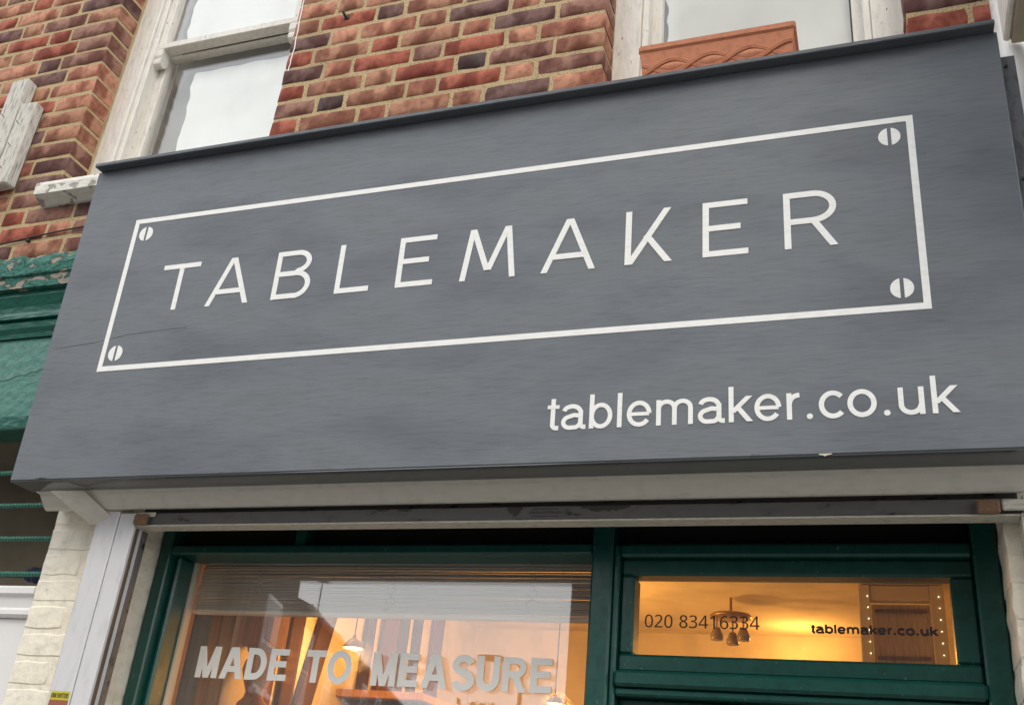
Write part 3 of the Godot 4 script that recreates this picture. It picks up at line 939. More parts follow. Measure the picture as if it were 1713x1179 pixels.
	for i in 3:
		var a := TAU * i / 3 + 0.5
		var p := at + Vector3(0.065 * cos(a), -0.09, 0.065 * sin(a))
		s3 = st()
		tube(s3, [p, p - Vector3(0, 0.045, 0)], 0.004, 6)
		part(ch, "arm", done(s3), "brass")
		s3 = st()
		lathe(s3, p - Vector3(0, 0.1, 0), [Vector2(0.0, 0.055), Vector2(0.014, 0.052), Vector2(0.028, 0.02), Vector2(0.026, 0.0), Vector2(0.0, 0.002)], 16)
		part(ch, "cup", done(s3), "smoked_glass")
	# doorway with a string of beads of light
	var dw := thing("lit_door_frame", "cream door frame hung with tiny bead lights behind the web address", "door frame")
	bx(dw, "post", Vector3(1.772, 0.101, -1.99), Vector3(1.815, 2.645, -1.93), "cream_trim", 0.003)
	bx(dw, "post", Vector3(2.035, 0.101, -1.99), Vector3(2.085, 2.645, -1.93), "cream_trim", 0.003)
	bx(dw, "lintel", Vector3(1.8152, 2.585, -1.985), Vector3(2.0348, 2.645, -1.94), "cream_trim", 0.003)
	bx(dw, "door_panel", Vector3(1.8152, 0.101, -2.02), Vector3(2.0348, 2.5848, -2.0), "wood_tan", 0.002)
	for y in [2.55, 2.37]:
		bx(dw, "rail", Vector3(1.83, y, -1.999), Vector3(2.02, y + 0.012, -1.985), "wood_grey", 0.002)
	for i in 9:
		for x in [1.806, 2.066]:
			var s4 := st()
			lathe(s4, Vector3(x, 2.60 - 0.044 * i, -1.927), [Vector2(0.0, -0.002), Vector2(0.0018, 0.0), Vector2(0.0, 0.002)], 8)
			part(dw, "bead_light", done(s4), "bead_light")
	# the lights themselves
	lamp(Vector3(0.55, 2.1, -2.0), 0.2)
	lamp(Vector3(1.48, 2.5, -2.75), 0.055)
	var sl := thing("wall_light", "small brass wall light high on the back wall", "wall light")
	var s5 := st()
	lathe(s5, Vector3(1.48, 2.44, -2.80), [Vector2(0.0, -0.02), Vector2(0.03, -0.01), Vector2(0.04, 0.03)], 16)
	part(sl, "cup", done(s5), "brass")
	bx(sl, "wall_plate", Vector3(1.46, 2.40, -2.999), Vector3(1.50, 2.46, -2.985), "brass", 0.003)
	bx(sl, "arm", Vector3(1.475, 2.42, -2.985), Vector3(1.485, 2.43, -2.80), "brass", 0.002)

func lamp(at: Vector3, e: float) -> void:
	var l := OmniLight3D.new()
	l.name = "room_light"
	l.position = at
	l.light_color = Color(1.0, 0.72, 0.36)
	l.light_energy = e
	l.omni_range = 8.0
	l.omni_attenuation = 2.0
	l.light_size = 0.06
	l.shadow_enabled = true
	add_child(l, true)

func pendant(label: String, at: Vector3, r: float, _e: float) -> void:
	var t := thing("pendant_lamp", label, "lamp", "pendant lamps in the shop")
	var s := st()
	tube(s, [Vector3(at.x, 2.65, at.z), at + Vector3(0, r * 1.2, 0)], 0.0025, 6)
	part(t, "cord", done(s), "black_rubber")
	s = st()
	lathe(s, at, [Vector2(r, 0.0), Vector2(r * 0.92, r * 0.35), Vector2(r * 0.55, r * 0.75), Vector2(r * 0.2, r * 0.95), Vector2(r * 0.16, r * 1.25), Vector2(0.0, r * 1.28)], 20)
	part(t, "lamp_shade", done(s), "brass")
	s = st()
	lathe(s, at, [Vector2(0.0, -r * 0.1), Vector2(r * 0.8, -r * 0.02), Vector2(r * 0.85, r * 0.1), Vector2(r * 0.4, r * 0.5), Vector2(0.0, r * 0.6)], 20)
	part(t, "bulb", done(s), "lamp_glow")
	lamp(at - Vector3(0, r * 0.5, 0), 0.085)

# ---------------------------------------------------------------- roller shutter
func shutter() -> void:
	var t := thing("roller_shutter", "white roller shutter housing, guides and grey bottom bar under the sign", "roller shutter")
	# housing: its belly slopes down towards the wall
	part(t, "housing", sweep_x([Vector2(0.0, 3.3), Vector2(0.17, 3.3), Vector2(0.17, 2.41), Vector2(0.114, 2.41), Vector2(0.114, 2.384), Vector2(0.106, 2.372), Vector2(0.083, 2.348), Vector2(0.074, 2.341), Vector2(0.066, 2.340), Vector2(0.064, 2.37), Vector2(0.0, 2.37)], -0.40, 2.19), "shutter_white")
	part(t, "curtain", sweep_x([Vector2(0.02, 2.5), Vector2(0.034, 2.5), Vector2(0.034, 2.334), Vector2(0.02, 2.334)], -0.08, 2.145), "shutter_bar")
	bx(t, "bottom_bar", Vector3(-0.066, 2.299, 0.012), Vector3(2.14, 2.334, 0.052), "shutter_bar", 0.002)
	bx(t, "bar_lip", Vector3(-0.075, 2.2948, 0.006), Vector3(2.145, 2.2988, 0.057), "bar_lip", 0.0015)
	for sd in 2:
		var a := -0.212 if sd == 0 else 2.15
		bx(t, "guide", Vector3(a, 0.12, 0.004), Vector3(a + 0.0715, 2.338, 0.062), "guide_white", 0.002)
		bx(t, "guide", Vector3(a + 0.0735, 0.12, 0.004), Vector3(a + 0.131, 2.332, 0.060), "guide_white", 0.002)
		bx(t, "guide_seam", Vector3(a + 0.0716, 0.12, 0.004), Vector3(a + 0.0734, 2.33, 0.057), "dark_seam", 0.0)
		bx(t, "guide_edge", Vector3(a - 0.0045, 0.12, 0.003), Vector3(a - 0.0003, 2.30, 0.058), "bar_lip", 0.0)
		var ix := a + 0.1313 if sd == 0 else a - 0.012
		if sd == 0:
			bx(t, "guide_track", Vector3(ix, 0.12, 0.004), Vector3(ix + 0.006, 2.29, 0.022), "shutter_bar", 0.0)
			bx(t, "guide_track", Vector3(ix, 0.12, 0.042), Vector3(ix + 0.006, 2.29, 0.050), "dark_seam", 0.0)
		var bxx := -0.079 if sd == 0 else 2.062
		bx(t, "end_stop", Vector3(bxx, 2.296, 0.0605), Vector3(bxx + 0.045, 2.326, 0.074), "rust", 0.007)
	bx(t, "guide_cap", Vector3(-0.079, 2.321, 0.054), Vector3(-0.02, 2.334, 0.0602), "bar_lip", 0.003)
	bx(t, "guide_cap", Vector3(2.11, 2.303, 0.0605), Vector3(2.22, 2.326, 0.072), "bar_lip", 0.003)
	# folded strap under the end of the housing
	var A := Vector3(-0.303, 2.364, 0.17)
	var B := Vector3(-0.225, 2.377, 0.13)
	var Cc := Vector3(-0.166, 2.321, 0.06)
	var D := Vector3(-0.233, 2.300, 0.066)
	var s := st()
	var nrm := (B - A).cross(D - A).normalized()
	if nrm.y > 0: nrm = -nrm
	var tip := [A, B]
	for i in 7:
		var u := i / 6.0
		var p := Cc.lerp(D, u) + (Cc - B).normalized() * 0.012 * sin(u * PI) - (Cc - B).normalized() * 0.012 * u * u * 0.0
		tip.append(p)
	var th := nrm * -0.003
	for i in range(1, tip.size() - 1):
		tr3(s, tip[0], tip[i], tip[i + 1], nrm)
		tr3(s, tip[0] + th, tip[i] + th, tip[i + 1] + th, -nrm)
	for i in tip.size():
		var p: Vector3 = tip[i]
		var q: Vector3 = tip[(i + 1) % tip.size()]
		quad(s, p, q, q + th, p + th, (p + q) / 2 - (A + B + Cc + D) / 4)
	part(t, "end_strap", done(s), "shutter_white")
	# cheek that closes the housing
	part(t, "end_cheek", sweep_x([Vector2(0.0, 3.3), Vector2(0.172, 3.3), Vector2(0.172, 2.395), Vector2(0.118, 2.384), Vector2(0.0, 2.366)], -0.414, -0.401), "shutter_white")
	# stickers: a maker's label on the bar, a yellow one on the guide
	var lb := part(t, "maker_label", box(Vector3(1.061, 2.3005, 0.0523), Vector3(1.17, 2.3325, 0.0528), 0.0), "shutter_bar")
	text_part(t, "label_words", "Shopfronts & Shutters", false, true, 1.075, 2.3125, 0.082, 0.010, 0.0530, "ink")
	for y in [2.3255, 2.3075]:
		bx(t, "label_line", Vector3(1.083, y, 0.0529), Vector3(1.15, y + 0.0022, 0.0533), "ink", 0.0)
	# old black grease on the bar, ragged lower edges
	for a in [[1.018, 1.058, 0.026], [1.205, 1.325, 0.02], [0.72, 0.76, 0.009], [0.66, 0.70, 0.007]]:
		var ss := st()
		var top := []
		var low := []
		var n := 14
		for i in n + 1:
			var u := float(i) / n
			var x: float = lerpf(a[0], a[1], u)
			top.append(Vector2(x, 2.3332))
			low.append(Vector2(x, 2.3325 - a[2] * (0.35 + 0.65 * sin(u * PI)) * rng.randf_range(0.5, 1.0)))
		low.reverse()
		slab(ss, top + low, 0.0521, 0.0524)
		part(t, "grease_stain", done(ss), "ink")
	lb.set_meta("label", "dull grey label with three lines of dark writing")
	bx(t, "sticker", Vector3(-0.205, 1.828, 0.0622), Vector3(-0.143, 1.850, 0.0627), "yellow_label", 0.0)
	bx(t, "sticker", Vector3(-0.205, 1.795, 0.0622), Vector3(-0.143, 1.8275, 0.0627), "red_label", 0.0)
	text_part(t, "sticker_words", "KRM SHUTTERS", true, false, -0.202, 1.833, 0.056, 0.012, 0.0628, "ink")

# ---------------------------------------------------------------- sign
func sign_board() -> void:
	var t := thing("shop_sign", "long dark grey painted sign board lettered TABLEMAKER in white above the shutter", "sign", "", Vector3(0, 2.388, 0.2))
	t.rotation.x = TILT
	var x0 := -0.429
	var x1 := 2.2095
	bx(t, "board", Vector3(x0, 0, -0.02), Vector3(x1, 1.0325, 0), "sign_paint", 0.0015)
	bx(t, "cap", Vector3(x0 + 0.008, 1.0328, -0.06), Vector3(x1 - 0.006, 1.0465, 0.0305), "cap_paint", 0.002)
	bx(t, "under_lip", Vector3(x0 + 0.001, -0.0045, -0.092), Vector3(x1 - 0.001, -0.0008, -0.001), "gloss_lip", 0.0005).rotation.x = -TILT
		# faint filled crack in the ply
	var s := st()
	stroke(s, [Vector2(-0.4, 0.405), Vector2(-0.26, 0.415), Vector2(-0.15, 0.43), Vector2(-0.02, 0.437), Vector2(0.06, 0.438)], 0.0022, 0.0005)
	part(t, "filled_crack", done(s), "cap_paint")
	# chipped paint along the lower edge, one flap of it hanging
	for a in [[1.761, 0.026, 0.005, "bar_lip"], [0.24, 0.05, 0.004, "cap_paint"], [0.62, 0.09, 0.003, "cap_paint"], [-0.36, 0.06, 0.004, "cap_paint"], [1.30, 0.05, 0.003, "cap_paint"], [-0.33, 0.03, 0.006, "ink"], [1.62, 0.02, 0.004, "cap_paint"]]:
		s = st()
		var chip := []
		for i in 8:
			chip.append(Vector2(a[0] + a[1] * i / 7.0, 0.0004))
		for i in 8:
			chip.append(Vector2(a[0] + a[1] * (7 - i) / 7.0, (-1.0 if a[3] == "bar_lip" else 1.0) * a[2] * rng.randf_range(0.35, 1.0) * (0.4 + sin((i + 0.3) / 8.0 * PI))))
		slab(s, chip, 0.0001, 0.0006)
		part(t, "paint_chip", done(s), a[3])
	# white border
	s = st()
	var bw := 0.0155
	var fx0 := -0.2225 + bw / 2
	var fx1 := 2.0075 - bw / 2
	var fy0 := 0.3185 + bw / 2
	var fy1 := 0.827 - bw / 2
	stroke(s, [Vector2(fx0, fy0), Vector2(fx1, fy0), Vector2(fx1, fy1), Vector2(fx0, fy1)], bw, 0.001, true)
	part(t, "border", done(s), "letter_paint")
	# painted slotted screw heads
	for c in [[-0.1724, 0.7725], [1.9530, 0.7740], [-0.1715, 0.3735], [1.9515, 0.3736]]:
		var h := holder(t, "painted_screw")
		for sd in [-1.0, 1.0]:
			var s2 := st()
			var a0 := rad_to_deg(acos(0.0042 / 0.0245))
			var pts := arc(c[0], c[1], 0.0245, 0.0245, -a0, a0, 18) if sd > 0 else arc(c[0], c[1], 0.0245, 0.0245, 180 - a0, 180 + a0, 18)
			slab(s2, pts, -0.0004, 0.001)
			part(h, "half_disc", done(s2), "letter_paint")
	# TABLEMAKER
	var b := 0.4985
	var tp := 0.6495
	var w := 0.0152
	var q := w / 2
	var L := func(strokes: Array) -> void:
		var s3 := st()
		var lift := 0.001
		for k in strokes:
			lift += 0.00025
			stroke(s3, k, w, lift)
		part(t, "letter", done(s3), "letter_paint")
	var v := func(a: Array) -> Array:
		var o := []
		for i in range(0, a.size(), 2): o.append(Vector2(a[i], a[i + 1]))
		return o
	L.call([v.call([-0.0695, tp - q, 0.0600, tp - q]), v.call([-0.004, tp - q, -0.004, b])])
	L.call([v.call([0.1120, b, 0.1738, tp]), v.call([0.2390, b, 0.1768, tp]), v.call([0.132, b + 0.043, 0.219, b + 0.043])])
	L.call([v.call([0.3295, b, 0.3295, tp]), v.call([0.3295, tp - q, 0.388, tp - q]) + arc(0.390, 0.613, 0.036, 0.0365 - q, 80, -80, 12) + v.call([0.388, 0.577, 0.3295, 0.577]), v.call([0.39, 0.577]) + arc(0.392, 0.5410, 0.041, 0.036, 80, -80, 12) + v.call([0.39, b + q, 0.3295, b + q])])
	L.call([v.call([0.529, tp, 0.529, b + q, 0.6245, b + q])])
	L.call([v.call([0.8118, tp - q, 0.712, tp - q, 0.712, b + q, 0.8118, b + q]), v.call([0.712, 0.576, 0.795, 0.576])])
	L.call([v.call([0.8970, b, 0.9160, tp]), v.call([1.0345, b, 1.0155, tp]), v.call([0.9175, tp, 0.9640, 0.524]), v.call([1.0140, tp, 0.9670, 0.524])])
	L.call([v.call([1.1190, b, 1.1803, tp]), v.call([1.2440, b, 1.1833, tp]), v.call([1.139, b + 0.043, 1.225, b + 0.043])])
	L.call([v.call([1.3345, b, 1.3345, tp]), v.call([1.3370, b, 1.4310, tp]), v.call([1.3810, 0.575, 1.4345, b])])
	L.call([v.call([1.624, tp - q, 1.5245, tp - q, 1.5245, b + q, 1.624, b + q]), v.call([1.5245, 0.576, 1.607, 0.576])])
	L.call([v.call([1.7145, b, 1.7145, tp]), v.call([1.7145, tp - q, 1.772, tp - q]) + arc(1.774, 0.606, 0.044, 0.0435 - q, 80, -80, 14) + v.call([1.772, 0.5695, 1.7145, 0.5695]), v.call([1.7735, 0.5695, 1.8165, b])])
	# tablemaker.co.uk
	var g := glyphs()
	var x := 1.1535
	var em := 0.1165 / 1000.0
	for chr in "tablemaker.co.uk":
		var s4 := st()
		if chr == ".":
			slab(s4, arc(x + 139 * em, 0.079 + 52 * em, 54 * em, 54 * em, 0, 345, 23), -0.0004, 0.001)
		else:
			var lift := 0.001
			for k in g[chr]:
				lift += 0.00025
				var pts := []
				for p in k[0]:
					pts.append(Vector2(x + p.x * em, 0.079 + p.y * em))
				stroke(s4, pts, 92 * em * (k[2] if k.size() > 2 else 1.0), lift, k[1])
		part(t, "letter", done(s4), "letter_paint")
		x += ADV[chr] * em

func glyphs() -> Dictionary:
	var v := func(a: Array) -> Array:
		var o := []
		for i in range(0, a.size(), 2): o.append(Vector2(a[i], a[i + 1]))
		return o
	var o := {}
	o["t"] = [[v.call([128, 665, 128, 130]) + arc(205, 120, 77, 82, 185, 262, 8) + v.call([256, 40]), false], [v.call([12, 488, 258, 488]), false, 0.85]]
	o["a"] = [[arc(250, 375, 165, 112, 172, 20, 12) + v.call([432, 370, 432, 120]) + arc(500, 110, 68, 68, 190, 268, 6) + v.call([540, 44]), false], [v.call([432, 300]) + arc(300, 240, 120, 55, 60, 100, 4) + arc(215, 150, 137, 116, 105, 275, 14) + arc(300, 170, 132, 136, 285, 345, 6), false, 0.95]]
	o["b"] = [[v.call([100, 0, 100, 718]), false], [arc(290, 260, 188, 226, 0, 345, 23), true, 0.96]]
	o["l"] = [[v.call([111, 0, 111, 718]), false]]
	o["e"] = [[v.call([85, 258, 478, 258]), false, 0.8], [arc(280, 262, 200, 226, 0, 325, 26), false, 0.96]]
	o["m"] = [[v.call([107, 0, 107, 523]), false], [v.call([107, 330]) + arc(262, 350, 152, 132, 170, 20, 12) + v.call([416, 340, 416, 0]), false, 0.97], [v.call([416, 330]) + arc(572, 350, 152, 132, 170, 20, 12) + v.call([726, 340, 726, 0]), false, 0.97]]
	o["k"] = [[v.call([105, 0, 105, 718]), false], [v.call([120, 190, 440, 515]), false, 0.95], [v.call([222, 300, 450, 4]), false]]
	o["r"] = [[v.call([112, 0, 112, 523]), false], [v.call([112, 300]) + arc(295, 300, 180, 178, 172, 88, 8), false]]
	o["c"] = [[arc(275, 261, 202, 226, 42, 318, 24), false]]
	o["o"] = [[arc(278, 261, 206, 226, 0, 345, 23), true]]
	o["u"] = [[v.call([107, 523, 107, 200]) + arc(270, 190, 163, 152, 185, 335, 12) + v.call([446, 200]), false, 0.97], [v.call([450, 523, 450, 0]), false]]
	return o

# ---------------------------------------------------------------- things at the sign's far end
func right_side() -> void:
	var p := thing("metal_plate", "dark grey metal plate screwed on beside the end of the sign", "plate")
	bx(p, "plate", Vector3(2.213, 2.41, 0.178), Vector3(2.2475, 3.387, 0.186), "grey_plate", 0.001)
	for y in [3.355, 3.03, 2.7, 2.45]:
		var s := st()
		tube(s, [Vector3(2.226, y, 0.1855), Vector3(2.226, y, 0.190)], 0.0042, 10)
		part(p, "screw", done(s), "iron")
	var d := thing("downpipe", "slim white downpipe on the brick wall past the second window", "downpipe")
	var s2 := st()
	tube(s2, [Vector3(2.272, 2.7, 0.045), Vector3(2.272, 7.5, 0.045)], 0.037, 20)
	part(d, "pipe", done(s2), "white_plastic")
	bx(d, "bracket", Vector3(2.232, 4.1, 0.0), Vector3(2.312, 4.13, 0.09), "white_plastic", 0.004)
	var b := thing("projecting_box", "white box with beige underside jutting from the wall past the downpipe", "box")
	bx(b, "side_board", Vector3(2.245, 3.512, 0.092), Vector3(2.262, 4.4, 1.1), "white_plastic", 0.005)
	bx(b, "soffit_board", Vector3(2.2625, 3.503, 0.092), Vector3(2.34, 3.522, 1.1), "soffit_board", 0.003)
	bx(b, "soffit_board", Vector3(2.3435, 3.503, 0.092), Vector3(2.75, 3.522, 1.1), "soffit_board", 0.003)
	bx(b, "top_board", Vector3(2.2625, 4.38, 0.092), Vector3(2.75, 4.4, 1.1), "white_plastic", 0.003)
	bx(b, "seam", Vector3(2.3402, 3.51, 0.092), Vector3(2.3433, 3.522, 1.1), "dark_seam", 0.0)

# ---------------------------------------------------------------- across the street, mirrored in the glass
func opposite() -> void:
	var u := Vector3(-0.309, 0, 0.951)
	var basis_ := Basis(u, Vector3.UP, u.cross(Vector3.UP))
	var c0 := Vector3(-9.1, 0, 14.7)
	var spec := [[-6.6, 6.6, 7.4, 9.0, "tall brick terraced house with white windows at the corner of the side street"], [0.02, 5.2, 5.5, 7.0, "lower brick terraced house next to the tall corner house"], [5.25, 5.2, 5.5, 7.0, "second lower terraced house along the side street"], [10.5, 5.2, 5.5, 7.0, "third lower terraced house along the side street"], [15.8, 5.2, 5.5, 7.0, "last terraced house before the trees in the side street"]]
	for a in spec:
		var h := thing("terraced_house", a[4], "house", "terraced houses across the street", c0 + u * a[0])
		h.basis = basis_
		house(h, a[1], a[2], a[3])
	var r := thing("terraced_house", "brick house across the street facing the shop door", "house", "terraced houses across the street", Vector3(-2.75, 0, 12.4))
	house(r, 11.0, 8.0, 10.0, false)
	var lp := thing("street_lamp", "tall grey street lamp across the street", "street lamp", "", Vector3(-5.4, 0, 17.9))
	var s := st()
	tube(s, [Vector3(0, 0, 0), Vector3(0, 4.9, 0), Vector3(-0.1, 5.05, 0), Vector3(-0.5, 5.1, 0)], 0.05, 8)
	part(lp, "pole", done(s), "aerial_metal")
	bx(lp, "lamp_head", Vector3(-1.0, 5.05, -0.1), Vector3(-0.45, 5.17, 0.1), "aerial_metal", 0.03)
	tree(Vector3(-13.5, 0, 36), 6.6, 2.4, "bushy tree beyond the terraced houses")
	tree(Vector3(-14.0, 0, 46), 6.2, 2.6, "rounder tree farther down the side street")

func house(h: Node3D, len_: float, eaves: float, ridge: float, windows := true) -> void:
	bx(h, "wall", Vector3(0, 0, 0), Vector3(len_, eaves, 7.0), "house_brick", 0.0)
	var s := st()
	var e := eaves + 0.003
	quad(s, Vector3(-0.02, e, -0.25), Vector3(len_, e, -0.25), Vector3(len_, ridge, 3.5), Vector3(-0.02, ridge, 3.5), Vector3(0, 1, -1))
	quad(s, Vector3(-0.02, e, 7.25), Vector3(len_, e, 7.25), Vector3(len_, ridge, 3.5), Vector3(-0.02, ridge, 3.5), Vector3(0, 1, 1))
	for x in [-0.02, len_]:
		tr3(s, Vector3(x, e, -0.25), Vector3(x, e, 7.25), Vector3(x, ridge, 3.5), Vector3(-1 if x < 0 else 1, 0, 0))
	quad(s, Vector3(-0.02, e, -0.25), Vector3(len_, e, -0.25), Vector3(len_, e, 7.25), Vector3(-0.02, e, 7.25), Vector3.DOWN)
	part(h, "roof", done(s), "slate")
	bx(h, "gutter", Vector3(0, eaves - 0.1, -0.3), Vector3(len_, eaves, -0.2), "house_render", 0.02)
	var nw := maxi(2, int(len_ / 2.4))
	var y := 0.9
	while windows and y + 1.6 < eaves:
		for i in nw:
			var x := len_ * (i + 0.5) / nw
			var w := holder(h, "window")
			bx(w, "frame", Vector3(x - 0.5, y, -0.05), Vector3(x + 0.5, y + 1.6, -0.002), "upvc", 0.01)
			bx(w, "pane", Vector3(x - 0.42, y + 0.08, -0.06), Vector3(x + 0.42, y + 0.76, -0.051), "house_glass", 0.0)
			bx(w, "pane", Vector3(x - 0.42, y + 0.84, -0.06), Vector3(x + 0.42, y + 1.52, -0.051), "house_glass", 0.0)
			bx(w, "sill", Vector3(x - 0.6, y - 0.1, -0.14), Vector3(x + 0.6, y - 0.003, -0.002), "upvc", 0.01)
		y += 2.7
	for x in [0.0, len_ - 0.9]:
		bx(h, "chimney", Vector3(x, eaves + 0.3, 2.9), Vector3(x + 0.85, ridge + 0.9, 3.7), "house_brick", 0.02)
		for i in 2:
			var s2 := st()
			lathe(s2, Vector3(x + 0.22 + 0.4 * i, ridge + 0.9, 3.3), [Vector2(0.14, 0.0), Vector2(0.11, 0.45), Vector2(0.13, 0.5), Vector2(0.0, 0.5)], 10)
			part(h, "chimney_pot", done(s2), "pot")
	var s3 := st()
	tube(s3, [Vector3(0.4, ridge + 0.8, 3.3), Vector3(0.5, ridge + 2.6, 3.3)], 0.025, 6)
	tube(s3, [Vector3(-0.3, ridge + 2.4, 3.3), Vector3(1.2, ridge + 2.6, 3.3)], 0.015, 5)
	for i in 6:
		tube(s3, [Vector3(-0.2 + i * 0.25, ridge + 2.42 + i * 0.035, 3.05), Vector3(-0.2 + i * 0.25, ridge + 2.42 + i * 0.035, 3.55)], 0.01, 4)
	part(h, "aerial", done(s3), "aerial_metal")

func tree(at: Vector3, hgt: float, r: float, label: String) -> void:
	var t := thing("street_tree", label, "tree", "trees down the side street", at)
	var s := st()
	tube(s, [Vector3.ZERO, Vector3(0.05, hgt * 0.4, 0), Vector3(0.0, hgt * 0.7, 0.1)], 0.14, 8)
	for i in 7:
		var a := TAU * i / 7
		tube(s, [Vector3(0, hgt * 0.4, 0), Vector3(cos(a) * r * 0.6, hgt * (0.6 + 0.03 * (i % 3)), sin(a) * r * 0.6)], 0.05, 5)
	part(t, "trunk", done(s), "bark")
	s = st()
	var n := FastNoiseLite.new()
	n.seed = int(hgt * 100)
	n.frequency = 0.5
	for i in 2600:
		var d := Vector3(rng.randfn(), rng.randfn(), rng.randfn()).normalized()
		var q := d * r * pow(rng.randf(), 0.4) * (0.85 + 0.35 * n.get_noise_3dv(d * 4.0))
		q.y *= 0.9
		var c := q + Vector3(0, hgt - r * 0.85, 0)
		var b := Basis.from_euler(Vector3(rng.randf() * TAU, rng.randf() * TAU, rng.randf() * TAU))
		var z := rng.randf_range(0.1, 0.2)
		quad(s, c + b.x * z, c + b.y * z * 0.6, c - b.x * z, c - b.y * z * 0.6, d)
	part(t, "crown", done(s), "leaf")

# ---------------------------------------------------------------- small things on the upper wall
func small_things() -> void:
	planter()
	var bs := [[Vector3(-1.25, 3.45, 0.002), Vector3(-1.166, 4.13, 0.052), "taller weathered white batten fixed upright to the brick pier"], [Vector3(-1.160, 3.615, 0.002), Vector3(-1.084, 4.0, 0.050), "shorter weathered white batten fixed upright beside the taller one"]]
	for a in bs:
		var t := thing("timber_batten", a[2], "batten", "old battens on the brick")
		bx(t, "timber", a[0], a[1], "weathered_batten", 0.006, 0.002)
		for k in 3:
			var s := st()
			var y: float = lerpf(a[0].y, a[1].y, 0.18 + 0.27 * k)
			tube(s, [Vector3(a[0].x + 0.03, y, a[1].z - 0.01), Vector3(a[0].x + 0.035, y + 0.004, a[1].z + 0.018)], 0.0014, 5)
			part(t, "nail", done(s), "iron")
	var c := thing("cable", "thin black cable sagging along the brick under the window sill", "cable")
	var s2 := st()
	var p := []
	for i in 30:
		var u := i / 29.0
		p.append(Vector3(lerpf(-1.62, -0.40, u), lerpf(3.345, 3.398, u) - 0.012 * sin(u * PI * 2.0), 0.006))
	tube(s2, p, 0.003, 6)
	part(c, "wire", done(s2), "black_rubber")
	s2 = st()
	cb(s2, Vector3(-0.93, 3.364, 0.0), Vector3(-0.915, 3.374, 0.012), 0.002)
	part(c, "clip", done(s2), "black_rubber")
	var n := thing("iron_hook", "small black iron hook in the brick pier between the windows", "hook")
	s2 = st()
	tube(s2, [Vector3(0.213, 4.168, -0.01), Vector3(0.212, 4.166, 0.012), Vector3(0.208, 4.176, 0.02)], 0.005, 8)
	part(n, "shank", done(s2), "iron")
	s2 = st()
	cb(s2, Vector3(0.205, 4.158, 0.001), Vector3(0.225, 4.178, 0.005), 0.002)
	part(n, "plate", done(s2), "iron")
	# white paint run down the brick edge of the pier
	var d := thing("paint_drip", "thin white paint run down the edge of the middle brick pier", "paint mark")
	s2 = st()
	var pts := []
	for i in 40:
		var u := i / 39.0
		pts.append(Vector2(0.017 + 0.004 * sin(u * 9.0) + rng.randf_range(-0.002, 0.002), lerpf(4.62, 3.96, u)))
	stroke(s2, pts, 0.0035, 0.0009)
	part(d, "run", done(s2), "letter_paint", Vector3(0, 0, 0.0012))

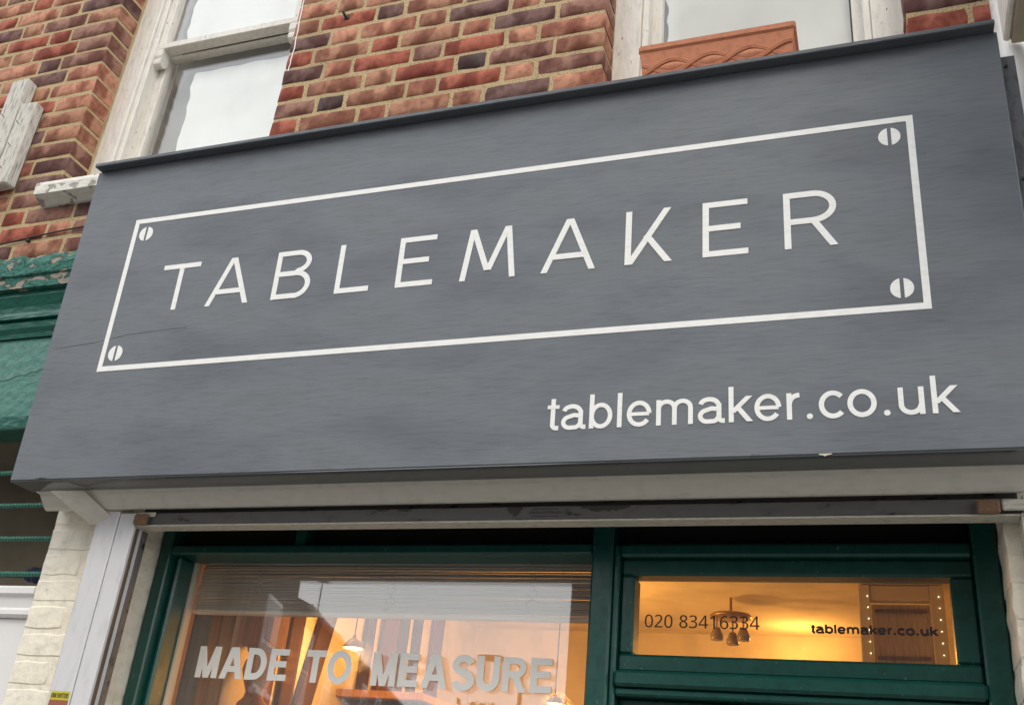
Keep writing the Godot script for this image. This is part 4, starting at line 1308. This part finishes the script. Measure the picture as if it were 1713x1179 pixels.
func planter() -> void:
	var t := thing("terracotta_trough", "terracotta planting trough with twisted rope band on the second window sill", "planter")
	var x0 := 1.287
	var x1 := 1.742
	var y0 := 3.587
	var y1 := 3.772
	var zf := 0.030
	var zb := -0.105
	# body tapers; open top with walls
	var s := st()
	var lo := [Vector3(x0 + 0.018, y0, zf - 0.018), Vector3(x1 - 0.018, y0, zf - 0.018), Vector3(x1 - 0.018, y0, zb + 0.01), Vector3(x0 + 0.018, y0, zb + 0.01)]
	var hi := [Vector3(x0 + 0.006, y1 - 0.028, zf - 0.006), Vector3(x1 - 0.006, y1 - 0.028, zf - 0.006), Vector3(x1 - 0.006, y1 - 0.028, zb + 0.003), Vector3(x0 + 0.006, y1 - 0.028, zb + 0.003)]
	for i in 4:
		var j := (i + 1) % 4
		quad(s, lo[i], lo[j], hi[j], hi[i], (lo[i] + lo[j]) / 2 - (lo[0] + lo[2]) / 2)
	quad(s, lo[0], lo[1], lo[2], lo[3], Vector3.DOWN)
	part(t, "body", done(s), "terracotta")
	# rounded rim as a ring of four sides
	s = st()
	cb(s, Vector3(x0, y1 - 0.030, zf - 0.022), Vector3(x1, y1, zf), 0.008)
	cb(s, Vector3(x0, y1 - 0.030, zb), Vector3(x1, y1, zb + 0.02), 0.008)
	cb(s, Vector3(x0 + 0.0005, y1 - 0.0295, zb + 0.0205), Vector3(x0 + 0.02, y1 - 0.0005, zf - 0.0225), 0.004)
	cb(s, Vector3(x1 - 0.02, y1 - 0.0295, zb + 0.0205), Vector3(x1 - 0.0005, y1 - 0.0005, zf - 0.0225), 0.004)
	part(t, "rim", done(s), "terracotta")
	# soil
	s = st()
	quad(s, hi[0] + Vector3(0.01, 0, -0.01), hi[1] + Vector3(-0.01, 0, -0.01), hi[2] + Vector3(-0.01, 0, 0.01), hi[3] + Vector3(0.01, 0, 0.01), Vector3.UP)
	part(t, "soil", done(s), "bark")
	# twisted rope relief round the front: two strands that cross, a bulging leaf in each eye
	var per := 0.113
	var yc := y1 - 0.092
	var face := func(y: float) -> float: return zf - 0.006 - 0.012 * (y1 - 0.028 - y) / (y1 - 0.028 - y0)
	for k in 2:
		for strand in 3:
			s = st()
			var p := []
			for i in 121:
				var x := lerpf(x0 + 0.013, x1 - 0.013, i / 120.0)
				var ph := PI * (x - x0 - 0.045) / per
				var y := yc + (0.023 if k == 0 else -0.023) * sin(ph) + (strand - 1) * 0.0042
				var lift := 0.0022 * cos(ph) * (1.0 if k == 0 else -1.0)
				p.append(Vector3(x, y, face.call(y) + 0.0012 + lift * 0.8))
			tube(s, p, 0.0032, 6)
			part(t, "rope_strand", done(s), "terracotta")
	for i in range(-1, 5):
		var cx := x0 + 0.045 + per * (i + 0.5)
		var hw := per * 0.42
		if cx - hw < x0 + 0.012: continue
		if cx + hw > x1 - 0.012: continue
		s = st()
		var P := []
		for a in 13:
			for b in 7:
				var uu := a / 12.0 * 2.0 - 1.0
				var vv := b / 6.0 * 2.0 - 1.0
				var hh := 0.0165 * cos(uu * PI / 2.0)
				var y := yc + vv * hh
				P.append(Vector3(cx + uu * hw, y, face.call(y) + 0.006 * (1.0 - vv * vv) * cos(uu * PI / 2.0)))
		s.set_smooth_group(0)
		for a in 12:
			for b in 6:
				var q := a * 7 + b
				quad(s, P[q], P[q + 7], P[q + 8], P[q + 1], Vector3(0, 0, 1))
		part(t, "leaf_boss", done(s), "terracotta")
